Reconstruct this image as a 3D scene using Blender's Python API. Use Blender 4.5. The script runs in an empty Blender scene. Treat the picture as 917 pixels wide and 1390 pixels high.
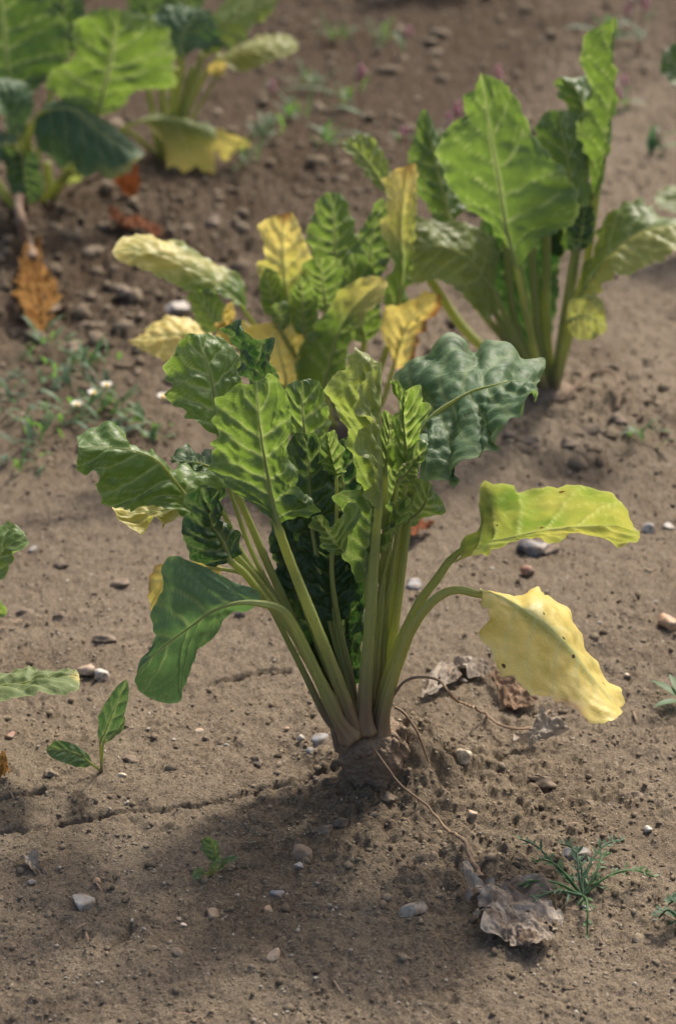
import bpy, math, random
import numpy as np
from mathutils import Vector

S = bpy.context.scene
COL = S.collection
# ---------------------------------------------------------------- camera
F = 2700.0                       # focal length in photo pixels (photo 917 x 1390)
PITCH = math.radians(27.3)
CH = 0.86                        # camera height above the soil, metres
cd = bpy.data.cameras.new('camera')
cam = bpy.data.objects.new('camera', cd); COL.objects.link(cam)
cam.location = (0, 0, CH); cam.rotation_euler = (math.pi / 2 - PITCH, 0, 0)
cd.sensor_fit = 'VERTICAL'; cd.sensor_height = 36.0; cd.sensor_width = 24.0
cd.lens = 36.0 * F / 1390.0
cd.clip_start = 0.01; cd.clip_end = 500
cd.dof.use_dof = True; cd.dof.focus_distance = 1.40; cd.dof.aperture_fstop = 6.6
S.camera = cam
# ---------------------------------------------------------------- sky, sun, exposure
SUN_EL, SUN_AZ = 50.0, 32.0      # azimuth clockwise from +Y (behind the plants, to the right)
w = bpy.data.worlds.new('World'); S.world = w; w.use_nodes = True
nt = w.node_tree; bg = nt.nodes['Background']
sky = nt.nodes.new('ShaderNodeTexSky'); sky.sky_type = 'NISHITA'; sky.sun_disc = False
sky.sun_elevation = math.radians(SUN_EL); sky.sun_rotation = math.radians(SUN_AZ)
sky.dust_density = 6.0; sky.air_density = 1.0; sky.ozone_density = 0.6
nt.links.new(sky.outputs[0], bg.inputs[0]); bg.inputs[1].default_value = 0.14
sl = bpy.data.lights.new('sun', 'SUN'); sl.energy = 2.8; sl.angle = math.radians(6.0); sl.color = (1, 0.94, 0.84)
sun = bpy.data.objects.new('sun', sl); COL.objects.link(sun)
_e, _a = math.radians(SUN_EL), math.radians(SUN_AZ)
_sd = Vector((math.sin(_a) * math.cos(_e), math.cos(_a) * math.cos(_e), math.sin(_e)))
sun.rotation_euler = _sd.to_track_quat('Z', 'Y').to_euler(); sun.location = (2, 3, 4)
S.view_settings.view_transform = 'Standard'; S.view_settings.look = 'None'
S.view_settings.exposure = 0.82; S.view_settings.gamma = 1.0; S.view_settings.use_curve_mapping = False
S.render.engine = 'CYCLES'
S.cycles.transparent_max_bounces = 8

# ---------------------------------------------------------------- pixel -> place
cP, sP = math.cos(PITCH), math.sin(PITCH)
def ray(px, py):
    x = (px - 458.5) / F; y = -(py - 695.0) / F
    return np.array([x, cP + y * sP, -sP + y * cP])
def atY(px, py, Y):
    d = ray(px, py); return np.array([0, 0, CH]) + d * (Y / d[1])
def scale_at(p):                                # metres per photo pixel at a place
    return (p[1] * cP - (p[2] - CH) * sP) / F

# ---------------------------------------------------------------- numpy noise
def _h(ix, iy, seed):
    n = (ix.astype(np.int64) * 374761393 + iy.astype(np.int64) * 668265263 + seed * 1442695041) & 0xffffffff
    n = ((n ^ (n >> 13)) * 1274126177) & 0xffffffff
    return ((n ^ (n >> 16)) & 0xffffff) / float(0xffffff)
def noise(x, y, seed=0):
    x = np.asarray(x, float); y = np.asarray(y, float)
    ix = np.floor(x); iy = np.floor(y); fx = x - ix; fy = y - iy
    u = fx * fx * fx * (fx * (fx * 6 - 15) + 10); v = fy * fy * fy * (fy * (fy * 6 - 15) + 10)
    def g(ax, ay):
        a = _h(ix + ax, iy + ay, seed) * 6.2831853
        return np.cos(a) * (fx - ax) + np.sin(a) * (fy - ay)
    a = g(0, 0); b = g(1, 0); c = g(0, 1); d = g(1, 1)
    return (a + (b - a) * u + (c - a) * v + (a - b - c + d) * u * v) * 1.5
def fbm(x, y, seed=0, o=4):
    s = 0; a = 1.0
    for k in range(o):
        s = s + a * noise(x * 2 ** k, y * 2 ** k, seed + k * 17); a *= 0.5
    return s
def worley(x, y, seed=0):
    x = np.asarray(x, float); y = np.asarray(y, float)
    ix = np.floor(x); iy = np.floor(y); b = np.full(x.shape, 9.0); b2 = np.full(x.shape, 9.0)
    for ax in (-1, 0, 1):
        for ay in (-1, 0, 1):
            cx = ix + ax + _h(ix + ax, iy + ay, seed); cy = iy + ay + _h(ix + ax, iy + ay, seed + 7)
            d = (cx - x) ** 2 + (cy - y) ** 2
            b2 = np.where(d < b, b, np.minimum(b2, d)); b = np.minimum(b, d)
    return np.sqrt(b), np.sqrt(b2)

# ---------------------------------------------------------------- object helpers
def tag(o, label=None, cat=None, group=None, kind=None):
    if label: o['label'] = label
    if cat: o['category'] = cat
    if group: o['group'] = group
    if kind: o['kind'] = kind
    return o
def link(name, me, parent=None):
    o = bpy.data.objects.new(name, me); COL.objects.link(o)
    if parent is not None:
        o.parent = parent
        if parent.parent is None: o.matrix_parent_inverse = parent.matrix_basis.inverted()
    return o
def empty(name, loc, label, cat, group=None):
    o = bpy.data.objects.new(name, None); COL.objects.link(o); o.location = loc
    o.empty_display_size = 0.05
    return tag(o, label, cat, group)
def mesh(name, v, f, mat, attrs=None, uv=None, smooth=True):
    me = bpy.data.meshes.new(name); v = np.asarray(v, dtype=np.float32)
    f = np.asarray(f, dtype=np.int32); k = f.shape[1]
    me.vertices.add(len(v)); me.vertices.foreach_set('co', v.ravel())
    me.loops.add(f.size); me.loops.foreach_set('vertex_index', f.ravel())
    me.polygons.add(len(f)); me.polygons.foreach_set('loop_start', np.arange(0, f.size, k, dtype=np.int32))
    if uv is not None:
        l = me.uv_layers.new(name='UVMap'); l.data.foreach_set('uv', np.asarray(uv, np.float32)[f.ravel()].ravel())
    me.update(calc_edges=True); me.validate()
    if smooth: me.polygons.foreach_set('use_smooth', np.ones(len(me.polygons), dtype=bool))
    for n, a in (attrs or {}).items():
        at = me.attributes.new(n, 'FLOAT', 'POINT'); at.data.foreach_set('value', np.asarray(a, np.float32).ravel())
    me.materials.append(mat)
    return me
def grid_faces(nr, nc, close=False):
    i = np.arange(nr - 1)[:, None] * nc; jn = nc if close else nc - 1
    j = np.arange(jn)[None, :]; j2 = (j + 1) % nc
    return np.stack([i + j, i + j2, i + nc + j2, i + nc + j], -1).reshape(-1, 4)
def crspline(pts, n, closed=False):
    p = np.asarray(pts, float)
    if len(p) == 2: p = np.array([p[0], (p[0] + p[1]) / 2, p[1]])
    e = np.vstack([2 * p[0] - p[1], p, 2 * p[-1] - p[-2]])
    out = []
    for i in range(len(p) - 1):
        a, b, c, d = e[i:i + 4]; t = np.linspace(0, 1, 14, endpoint=False)[:, None]
        out.append(.5 * (2 * b + (c - a) * t + (2 * a - 5 * b + 4 * c - d) * t ** 2 + (3 * b - a - 3 * c + d) * t ** 3))
    q = np.vstack(out + [p[-1:]])
    s = np.r_[0, np.cumsum(np.linalg.norm(np.diff(q, axis=0), axis=1))]; s /= s[-1]
    t = np.linspace(0, 1, n)
    return np.stack([np.interp(t, s, q[:, k]) for k in range(3)], -1)

# ---------------------------------------------------------------- material helpers
class NT:
    def __init__(s, name):
        s.m = bpy.data.materials.new(name); s.m.use_nodes = True; s.t = s.m.node_tree; s.t.nodes.clear()
    def n(s, typ, **kw):
        o = s.t.nodes.new(typ)
        for k, v in kw.items(): setattr(o, k, v)
        return o
    def l(s, a, b): s.t.links.new(a, b)
    def val(s, x, sock):
        if hasattr(x, 'links') or hasattr(x, 'is_output'): s.l(x, sock)
        elif isinstance(x, (tuple, list)): sock.default_value = (*x, 1) if len(x) == 3 and len(sock.default_value) == 4 else x
        else: sock.default_value = x
    def mix(s, f, a, b, mode='MIX'):
        o = s.n('ShaderNodeMix', data_type='RGBA', blend_type=mode)
        s.val(f, o.inputs[0]); s.val(a, o.inputs[6]); s.val(b, o.inputs[7]); return o.outputs[2]
    def math(s, op, a, b=0.0, clamp=False):
        o = s.n('ShaderNodeMath', operation=op, use_clamp=clamp); s.val(a, o.inputs[0]); s.val(b, o.inputs[1]); return o.outputs[0]
    def attr(s, name): return s.n('ShaderNodeAttribute', attribute_name=name).outputs['Fac']
    def uv(s): return s.n('ShaderNodeTexCoord').outputs['UV']
    def obj(s): return s.n('ShaderNodeTexCoord').outputs['Object']
    def noise(s, co, sc, det=4, rough=.55):
        o = s.n('ShaderNodeTexNoise'); o.inputs['Scale'].default_value = sc; o.inputs['Detail'].default_value = det
        o.inputs['Roughness'].default_value = rough; s.l(co, o.inputs['Vector']); return o.outputs[0]
    def vor(s, co, sc, feat='DISTANCE_TO_EDGE', out=0):
        o = s.n('ShaderNodeTexVoronoi', feature=feat); o.inputs['Scale'].default_value = sc; s.l(co, o.inputs['Vector']); return o.outputs[out]
    def ramp(s, f, *stops):
        o = s.n('ShaderNodeValToRGB'); r = o.color_ramp
        while len(r.elements) < len(stops): r.elements.new(.5)
        for e, (p, c) in zip(r.elements, stops): e.position = p; e.color = (*c, 1) if len(c) == 3 else c
        s.l(f, o.inputs[0]); return o.outputs[0]
    def bump(s, h, strength=.3, dist=.001, nrm=None):
        o = s.n('ShaderNodeBump'); o.inputs['Strength'].default_value = strength; o.inputs['Distance'].default_value = dist
        s.l(h, o.inputs['Height'])
        if nrm is not None: s.l(nrm, o.inputs['Normal'])
        return o.outputs[0]
    def principled(s, col, rough=.5, spec=.5, nrm=None):
        o = s.n('ShaderNodeBsdfPrincipled'); s.val(col, o.inputs['Base Color']); s.val(rough, o.inputs['Roughness'])
        o.inputs['Specular IOR Level'].default_value = spec
        if nrm is not None: s.l(nrm, o.inputs['Normal'])
        return o.outputs[0]
    def out(s, sh):
        o = s.n('ShaderNodeOutputMaterial'); s.l(sh, o.inputs[0]); return s.m

def m_leaf():
    g = NT('leaf'); uv = g.uv()
    vein_lit_rim, yel, brown, tone, und_sheen = g.attr('vein_lit_rim'), g.attr('yel'), g.attr('brown'), g.attr('tone'), g.attr('under')
    n1 = g.noise(uv, 55, 4); n2 = g.noise(uv, 420, 3)
    ret = g.vor(uv, 190); ret = g.math('SUBTRACT', 1.0, g.math('MULTIPLY', ret, 8.0, True), True)
    ret = g.math('POWER', ret, 2.0)
    v = g.math('ADD', g.math('MULTIPLY', vein_lit_rim, g.math('SUBTRACT', 1.0, g.math('MULTIPLY', tone, .62))), g.math('MULTIPLY', ret, .08), True)
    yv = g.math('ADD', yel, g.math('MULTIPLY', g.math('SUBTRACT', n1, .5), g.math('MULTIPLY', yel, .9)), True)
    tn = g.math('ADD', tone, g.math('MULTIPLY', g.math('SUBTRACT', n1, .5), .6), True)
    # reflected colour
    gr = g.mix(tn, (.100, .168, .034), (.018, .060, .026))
    gr = g.mix(g.math('MULTIPLY', n2, .35), gr, (.13, .20, .05))
    gr = g.mix(und_sheen, gr, g.mix(n2, (.085, .165, .085), (.125, .215, .115)))  # grey-green of leaf undersides; also paints sky sheen on some upper faces
    c = g.mix(g.math('MULTIPLY', v, .85), gr, (.34, .43, .20))
    yc = g.mix(n1, (.70, .54, .12), (.78, .66, .25))
    c = g.mix(yv, c, g.mix(g.math('MULTIPLY', v, .7), yc, (.60, .62, .30)))
    bc = g.mix(n2, (.28, .135, .045), (.11, .055, .025)); c = g.mix(brown, c, bc)
    # speckles
    sp = g.vor(uv, 75, 'F1'); sp = g.math('LESS_THAN', sp, .10); sp = g.math('MULTIPLY', sp, g.math('GREATER_THAN', n1, .48))
    sp = g.math('MULTIPLY', sp, g.attr('spot'))
    c = g.mix(sp, c, (.10, .06, .02))
    # transmitted colour
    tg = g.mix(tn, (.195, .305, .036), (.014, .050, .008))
    tg = g.mix(und_sheen, tg, (.10, .20, .05))
    t = g.mix(g.math('MULTIPLY', v, .85), tg, (.48, .54, .19))
    t = g.mix(yv, t, g.mix(g.math('MULTIPLY', v, .8), g.mix(n1, (.70, .52, .07), (.80, .66, .22)), (.48, .46, .16)))
    t = g.mix(brown, t, (.32, .14, .035)); t = g.mix(sp, t, (.1, .05, .01))
    h = g.math('ADD', g.math('MULTIPLY', ret, -.3), g.math('MULTIPLY', n2, .6))
    nb = g.bump(h, .35, .0012)
    rough = g.math('ADD', .34, g.math('ADD', g.math('MULTIPLY', n2, .2), g.math('MULTIPLY', und_sheen, .25)))
    pr = g.principled(c, rough, .5, nb)
    tr = g.n('ShaderNodeBsdfTranslucent'); g.l(t, tr.inputs[0]); g.l(nb, tr.inputs['Normal'])
    mx = g.n('ShaderNodeMixShader'); mx.inputs[0].default_value = .5
    g.l(pr, mx.inputs[1]); g.l(tr.outputs[0], mx.inputs[2])
    return g.out(mx.outputs[0])
def m_petiole():
    g = NT('petiole'); uv = g.uv(); yel, brown, tone = g.attr('yel'), g.attr('brown'), g.attr('tone')
    st = g.n('ShaderNodeMapping'); st.inputs['Scale'].default_value = (1, .035, 1); g.l(uv, st.inputs[0])
    fib = g.noise(st.outputs[0], 900, 3, .6)
    n = g.noise(uv, 300, 4); n2 = g.noise(uv, 60, 3)
    c = g.mix(tone, (.34, .38, .125), (.20, .26, .07))
    c = g.mix(g.ramp(fib, (.35, (0, 0, 0)), (.7, (.75, .75, .75))), c, (.46, .48, .25))
    c = g.mix(g.math('MULTIPLY', n2, .3), c, (.16, .20, .05))
    c = g.mix(yel, c, (.58, .52, .20))
    sp = g.vor(uv, 240, 'F1'); sp = g.math('LESS_THAN', sp, .16)
    c = g.mix(g.math('MULTIPLY', sp, .6), c, (.12, .07, .04))
    bf = g.math('MULTIPLY', brown, g.math('ADD', .25, g.math('MULTIPLY', g.math('ADD', n2, fib), .8)), True)
    c = g.mix(bf, c, g.mix(fib, (.13, .085, .055), (.22, .16, .11)))
    nb = g.bump(g.math('ADD', g.math('MULTIPLY', fib, 1.5), g.math('MULTIPLY', n, .5)), .5, .0012)
    pr = g.principled(c, .48, .4, nb)
    tr = g.n('ShaderNodeBsdfTranslucent'); g.val((.55, .58, .16), tr.inputs[0])
    mx = g.n('ShaderNodeMixShader'); g.l(g.math('MULTIPLY', .42, g.math('SUBTRACT', 1.0, brown, True)), mx.inputs[0])
    g.l(pr, mx.inputs[1]); g.l(tr.outputs[0], mx.inputs[2])
    return g.out(mx.outputs[0])
def m_dead(name, a, b, tr_amt=.06):
    g = NT(name); uv = g.uv(); n = g.noise(uv, 90, 5, .65); n2 = g.noise(uv, 600, 4, .7); n3_ = g.noise(uv, 38, 3)
    c = g.mix(g.ramp(n, (.35, (0, 0, 0)), (.65, (1, 1, 1))), a, b)
    c = g.mix(g.ramp(n3_, (.50, (0, 0, 0)), (.68, (.8, .8, .8))), c, tuple(x * y for x, y in zip(a, (.62, .52, .45))))
    c = g.mix(g.math('MULTIPLY', n2, .5), c, tuple(x * .4 for x in a))
    c = g.mix(g.math('MULTIPLY', g.attr('vein_lit_rim'), .35), c, tuple(min(1, x * 1.35) for x in b))
    nb = g.bump(g.math('ADD', n2, g.math('MULTIPLY', n, 1.5)), .9, .0025); pr = g.principled(c, .88, .15, nb)
    tr = g.n('ShaderNodeBsdfTranslucent'); g.l(c, tr.inputs[0])
    mx = g.n('ShaderNodeMixShader'); mx.inputs[0].default_value = tr_amt
    g.l(pr, mx.inputs[1]); g.l(tr.outputs[0], mx.inputs[2]); return g.out(mx.outputs[0])
def m_soil():
    g = NT('soil'); o = g.obj()
    n1 = g.noise(o, 4.5, 4, .6); n2 = g.noise(o, 60, 5, .6); n3 = g.noise(o, 480, 4, .7); n4 = g.noise(o, 1500, 3, .7)
    soil_dark = g.attr('soil_dark')
    c = g.mix(g.ramp(n2, (.3, (0, 0, 0)), (.7, (1, 1, 1))), (.155, .118, .081), (.245, .195, .141))
    c = g.mix(g.ramp(n1, (.35, (0, 0, 0)), (.65, (1, 1, 1))), c, (.225, .178, .127))
    c = g.mix(g.ramp(n3, (.32, (0, 0, 0)), (.70, (1, 1, 1))), g.mix(1.0, c, (.52, .50, .48), 'MULTIPLY'), g.mix(1.0, c, (1.35, 1.35, 1.33), 'MULTIPLY'))
    gr = g.vor(o, 620, 'F1'); gr = g.math('LESS_THAN', gr, .20); gr = g.math('MULTIPLY', gr, g.math('GREATER_THAN', n3, .56))
    c = g.mix(g.math('MULTIPLY', gr, .6), c, (.46, .40, .32))
    c = g.mix(g.math('MULTIPLY', soil_dark, .95), c, g.mix(1.0, c, (.27, .215, .165), 'MULTIPLY'))
    h = g.math('ADD', g.math('MULTIPLY', n3, 1.0), g.math('MULTIPLY', n4, .5))
    nb = g.bump(h, 1.0, .003)
    return g.out(g.principled(c, .92, .18, nb))
def m_crumb():
    g = NT('soil_crumb'); o = g.obj(); tn = g.attr('tone'); n3 = g.noise(o, 600, 4, .7)
    c = g.ramp(tn, (0, (.155, .117, .077)), (.6, (.215, .167, .115)), (.90, (.26, .21, .15)), (.93, (.36, .31, .24)), (1, (.46, .42, .35)))
    c = g.mix(g.math('MULTIPLY', n3, .6), c, g.mix(1.0, c, (.5, .48, .46), 'MULTIPLY'))
    return g.out(g.principled(c, .9, .2, g.bump(n3, .8, .002)))
def m_stone(name, a, b, rough=.65, spots=None):
    g = NT(name); o = g.obj(); n = g.noise(o, 70, 5, .6); n2 = g.noise(o, 500, 4, .6)
    c = g.mix(g.ramp(n, (.38, (0, 0, 0)), (.62, (1, 1, 1))), a, b)
    c = g.mix(g.math('MULTIPLY', n2, .35), c, tuple(x * .5 for x in a))
    n3 = g.noise(o, 140, 4, .6); c = g.mix(g.ramp(n3, (.42, (0, 0, 0)), (.60, (.9, .9, .9))), c, (.185, .142, .100))
    return g.out(g.principled(c, rough, .4, g.bump(n2, .4, .001)))
def m_plain(name, a, b, rough=.6, sc=120, trans=None):
    g = NT(name); o = g.obj(); n = g.noise(o, sc, 4); c = g.mix(n, a, b)
    pr = g.principled(c, rough, .35, g.bump(g.noise(o, sc * 6, 3), .3, .0008))
    if trans:
        tr = g.n('ShaderNodeBsdfTranslucent'); g.val(trans, tr.inputs[0])
        mx = g.n('ShaderNodeMixShader'); mx.inputs[0].default_value = .4
        g.l(pr, mx.inputs[1]); g.l(tr.outputs[0], mx.inputs[2]); pr = mx.outputs[0]
    return g.out(pr)
def m_root():
    g = NT('root_skin'); o = g.obj(); n = g.noise(o, 50, 5, .6); n2 = g.noise(o, 350, 4, .65)
    c = g.mix(n, (.17, .12, .085), (.32, .245, .175))
    c = g.mix(g.ramp(n2, (.4, (0, 0, 0)), (.75, (1, 1, 1))), c, (.24, .175, .125))
    return g.out(g.principled(c, .85, .2, g.bump(g.math('ADD', n2, n), 1.0, .005)))
LEAF, PET, SOIL, CRUMB, ROOT = m_leaf(), m_petiole(), m_soil(), m_crumb(), m_root()
DEADG = m_dead('dead_leaf_grey', (.25, .185, .13), (.49, .43, .355), .10)
DEADB = m_dead('dead_leaf_brown', (.19, .115, .07), (.33, .23, .155))
DEADO = m_dead('dead_leaf_orange', (.26, .11, .025), (.42, .24, .07), .35)
STALK = m_plain('dry_stalk', (.14, .085, .052), (.27, .19, .125), .85, 260)
WEED = m_plain('weed_green', (.048, .105, .04), (.095, .155, .07), .5, 90, (.16, .32, .05))
WEEDB = m_plain('weed_bluegreen', (.045, .092, .05), (.085, .135, .08), .6, 90, (.09, .19, .07))
PINK = m_plain('pink_flower', (.48, .20, .25), (.62, .36, .40), .6, 300, (.6, .2, .3))
WHITE = m_plain('white_petal', (.7, .7, .66), (.8, .8, .76), .6, 200, (.6, .6, .5))
YCENT = m_plain('yellow_flower', (.65, .42, .03), (.75, .52, .06), .6, 200)
STONES = {
    'cream': m_stone('stone_cream', (.50, .40, .28), (.60, .52, .42), .5),
    'white': m_stone('stone_white', (.40, .37, .33), (.56, .53, .48), .6),
    'blue': m_stone('stone_bluegrey', (.17, .18, .19), (.31, .315, .325), .6),
    'grey': m_stone('stone_grey', (.26, .24, .21), (.42, .39, .35), .55),
    'flint': m_stone('stone_flint', (.30, .27, .22), (.45, .38, .29), .4),
    'dark': m_stone('stone_dark', (.055, .058, .068), (.11, .105, .11), .5),
    'black': m_stone('stone_black', (.02, .022, .032), (.045, .046, .06), .45),
    'tan': m_stone('stone_tan', (.36, .25, .165), (.46, .35, .25), .6),
    'orange': m_stone('stone_orange', (.40, .23, .12), (.50, .34, .21), .6),
    'red': m_stone('stone_red', (.22, .085, .05), (.32, .15, .09), .6),
    'brown': m_stone('stone_brown', (.17, .11, .07), (.27, .19, .13), .75),
    'clod': m_stone('clod_dark', (.13, .095, .068), (.20, .155, .115), .95),
}

# ---------------------------------------------------------------- ground
def flat(px, py, z=0.0):
    d = ray(px, py); t = (z - CH) / d[2]; return np.array([d[0] * t, d[1] * t, z])
P1 = flat(500, 1062); P3 = flat(752, 556); P4 = flat(46, 300); P5 = flat(228, 238); P2 = flat(475, 600)
P6 = flat(-95, 1000); P7 = flat(1030, 330); P8 = flat(600, -18)
CR = [[(-60, 1136), (0, 1131), (60, 1126), (130, 1110), (230, 1101), (270, 1096), (305, 1089), (345, 1077), (400, 1066), (470, 1048)],
      [(-60, 1090), (0, 1089), (45, 1080), (60, 1076)], [(265, 935), (300, 925), (345, 917), (395, 915)],
      [(470, 1285), (485, 1272), (520, 1268)], [(430, 1236), (460, 1246), (492, 1240)], [(300, 1190), (330, 1182), (380, 1184)],
      [(560, 1090), (600, 1108), (640, 1110)], [(150, 1290), (175, 1270), (178, 1250)], [(30, 950), (60, 975), (70, 985)]]
CRG = [np.array([flat(*p)[:2] for p in c]) for c in CR]
def seg_dist(x, y, poly):
    b = np.full(x.shape, 9.0)
    for (ax, ay), (bx, by) in zip(poly[:-1], poly[1:]):
        dx, dy = bx - ax, by - ay; t = np.clip(((x - ax) * dx + (y - ay) * dy) / (dx * dx + dy * dy), 0, 1)
        b = np.minimum(b, np.hypot(x - ax - t * dx, y - ay - t * dy))
    return b
def gauss(x, y, p, r): return np.exp(-((x - p[0]) ** 2 + (y - p[1]) ** 2) / (2 * r * r))
MB = flat(552, 1046)
def rough_at(x, y):                                    # loose cloddy soil zones
    r = .25 + .55 * np.clip(fbm(x * 3 + 3, y * 3, 5, 2) + .15, 0, 1)
    r = r + 1.1 * gauss(x, y, flat(120, 400), .22) + .9 * gauss(x, y, flat(300, 300), .25) + .9 * gauss(x, y, flat(790, 560), .10)
    r = r + .9 * gauss(x, y, flat(650, 1130), .07) + 1.2 * gauss(x, y, MB, .035) + .5 * gauss(x, y, flat(470, 1100), .05) + .8 * np.clip((y - 2.3) * .8, 0, 1)
    return np.clip(r, 0, 1.6)
def macro(x, y):
    z = .008 * noise(x * 2.2, y * 2.2, 3) + .004 * noise(x * 7, y * 7, 4)
    for p, a, r in ((P1, .006, .07), (MB, .040, .024), (P3, .012, .09), (P4, .02, .16), (P5, .02, .16), (P2, .01, .1), (P6, .01, .1)):
        z = z + a * gauss(x, y, p, r)
    return z
def height(x, y, fine=True):
    z = macro(x, y)
    if not fine: return z
    R = rough_at(x, y)
    wx = x + .004 * noise(x * 90, y * 90, 31); wy = y + .004 * noise(x * 90, y * 90, 32)
    f1, f2 = worley(wx * 42, wy * 42, 9); z = z + R * (.0055 + .006 * np.clip((y - 1.5) * 1.5, 0, 1)) * (np.clip(f2 - f1, 0, .5) - .18) * (noise(x * 20, y * 20, 8) + .6)
    f1, f2 = worley(wx * 110 + 3, wy * 110, 11); m1 = np.clip(noise(x * 26, y * 26, 81) * 2 + .35, 0, 1); z = z + (.25 + R) * m1 * .0034 * np.sqrt(np.clip(1 - (f1 / .6) ** 2, 0, 1))
    f1, f2 = worley(wx * 260 + 9, wy * 260, 13); m1 = np.clip(noise(x * 40 + 5, y * 40, 82) * 2 + .5, 0, 1); z = z + (.5 + .5 * R) * m1 * .0017 * np.sqrt(np.clip(1 - (f1 / .6) ** 2, 0, 1))
    z = z + (.5 + R) * .0022 * fbm(x * 60, y * 60, 21, 3) + .0012 * fbm(x * 240, y * 240, 25, 3)
    pits = np.clip(noise(x * 75, y * 75, 41) - .42, 0, 1); z = z - (.06 + .5 * R) * .012 * pits
    jit = .004 * noise(x * 55, y * 55, 51) + .0018 * noise(x * 220, y * 220, 52)
    for ic, c in enumerate(CRG):
        d = np.abs(seg_dist(x + jit, y + jit, c)); wd = .0013 + .0016 * np.clip(noise(x * 45, y * 45, 53) + .3, 0, 1)
        z = z - (.010 if ic < 3 else .004) * np.clip(.25 + 1.6 * noise(x * 30, y * 30, 54 + ic) + (.6 if ic < 3 else 0), .55 if ic < 2 else 0, 1) * np.exp(-(d / wd) ** 2)
    return z
def gz(x, y): return float(height(np.array([x]), np.array([y]))[0])
def gnd(px, py):                                       # a pixel on the soil
    p = flat(px, py)
    for _ in range(4): p = flat(px, py, float(macro(np.array([p[0]]), np.array([p[1]]))[0]))
    return p
def make_ground():
    ys = [.90]
    while ys[-1] < 4.3: ys.append(ys[-1] + .0014 * (ys[-1] / 1.0) ** 2.0)
    s = ys[-1] - ys[-2]
    while ys[-1] < 60: s *= 1.25; ys.append(ys[-1] + s)
    lo = [.90]; s = .0016
    while lo[-1] > -30: s *= 1.22; lo.append(lo[-1] - s)
    ys = np.array(lo[::-1][:-1] + ys)
    xs = [0.0]; s = .0014
    while xs[-1] < 40:
        if xs[-1] > .30: s *= 1.018 if xs[-1] < 1.1 else 1.25
        xs.append(xs[-1] + s)
    xs = np.array([-a for a in xs[::-1]][:-1] + xs)
    X, Y = np.meshgrid(xs, ys)
    near = (np.abs(X) < 2.2) & (Y > .3) & (Y < 6)
    Z = macro(X, Y); Z[near] = height(X[near], Y[near])
    soil_dark = np.zeros(X.shape)  # soil made darker far off, towards the left and in patches
    soil_dark[near] = np.clip(.95 * np.clip((Y[near] - 2.0) * 1.3, 0, 1) * (.22 + .78 * np.clip(1 - (X[near] - .15) / .25, 0, 1)) + .6 * np.clip((Y[near] - 3.0) * 2, 0, 1) + .5 * gauss(X[near], Y[near], flat(120, 400), .2) + .35 * gauss(X[near], Y[near], flat(60, 560), .15)
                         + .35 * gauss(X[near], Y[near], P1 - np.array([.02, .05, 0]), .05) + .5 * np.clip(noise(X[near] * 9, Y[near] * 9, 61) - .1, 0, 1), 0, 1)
    soil_dark[Y >= 6] = .9
    me = mesh('ground', np.stack([X, Y, Z], -1).reshape(-1, 3), grid_faces(len(ys), len(xs)), SOIL, {'soil_dark': soil_dark})
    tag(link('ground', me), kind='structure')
make_ground()

# ---------------------------------------------------------------- rounded lumps: stones, crumbs
import bmesh
def ico(sub):
    bm = bmesh.new(); bmesh.ops.create_icosphere(bm, subdivisions=sub, radius=1)
    v = np.array([x.co[:] for x in bm.verts]); f = np.array([[a.index for a in q.verts] for q in bm.faces]); bm.free(); return v, f
ICO1, ICO3 = ico(1), ico(3)
def n3(v, sc, seed): return (noise(v[:, 0] * sc + 7.3, v[:, 1] * sc + v[:, 2] * sc * .7, seed) + noise(v[:, 1] * sc + 2.1, v[:, 2] * sc - v[:, 0] * sc * .6, seed + 3)) * .5
def lump(seed, facets=0, rough=.15):
    v = ICO3[0].copy(); rs = np.random.RandomState(seed)
    for _ in range(facets):
        d = rs.normal(size=3); d /= np.linalg.norm(d); k = rs.uniform(.42, .78)
        h = v @ d; v = v - np.where(h > k, h - k, 0)[:, None] * d
    v = v * (1 + rough * 1.6 * n3(v, 1.3, seed) + rough * .6 * n3(v, 4, seed + 9) + rough * .35 * n3(v, 9, seed + 19))[:, None]
    return v
def stone(px, py, w, h, kind, label, name='stone', cat='stone', group=None, facets=6, sink=.25, seed=0, flatk=.62):
    p = gnd(px, py + h * .28); s = scale_at(p); v = lump(seed + int(px * 7 + py), facets + 3, .42 if kind == 'clod' else .15)
    sx = w * s * .5; sz = max(h * s * .5 / .86, sx * .3) * flatk * 1.25; sy = (sx + sz) * .5
    a = random.Random(int(px * 3 + py)).uniform(-.5, .5)
    v = v * [sx, sy, sz]; c, q = math.cos(a), math.sin(a)
    v = np.stack([v[:, 0] * c - v[:, 1] * q * .6, v[:, 0] * q * .6 + v[:, 1] * c, v[:, 2] + .12 * v[:, 0] * math.sin(a * 3)], -1)
    o = link(name, mesh(name, v, ICO3[1], STONES[kind]))
    o.location = (p[0], p[1], gz(p[0], p[1]) + sz * (1 - 2 * sink) * .8)
    return tag(o, label, cat, group)
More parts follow.
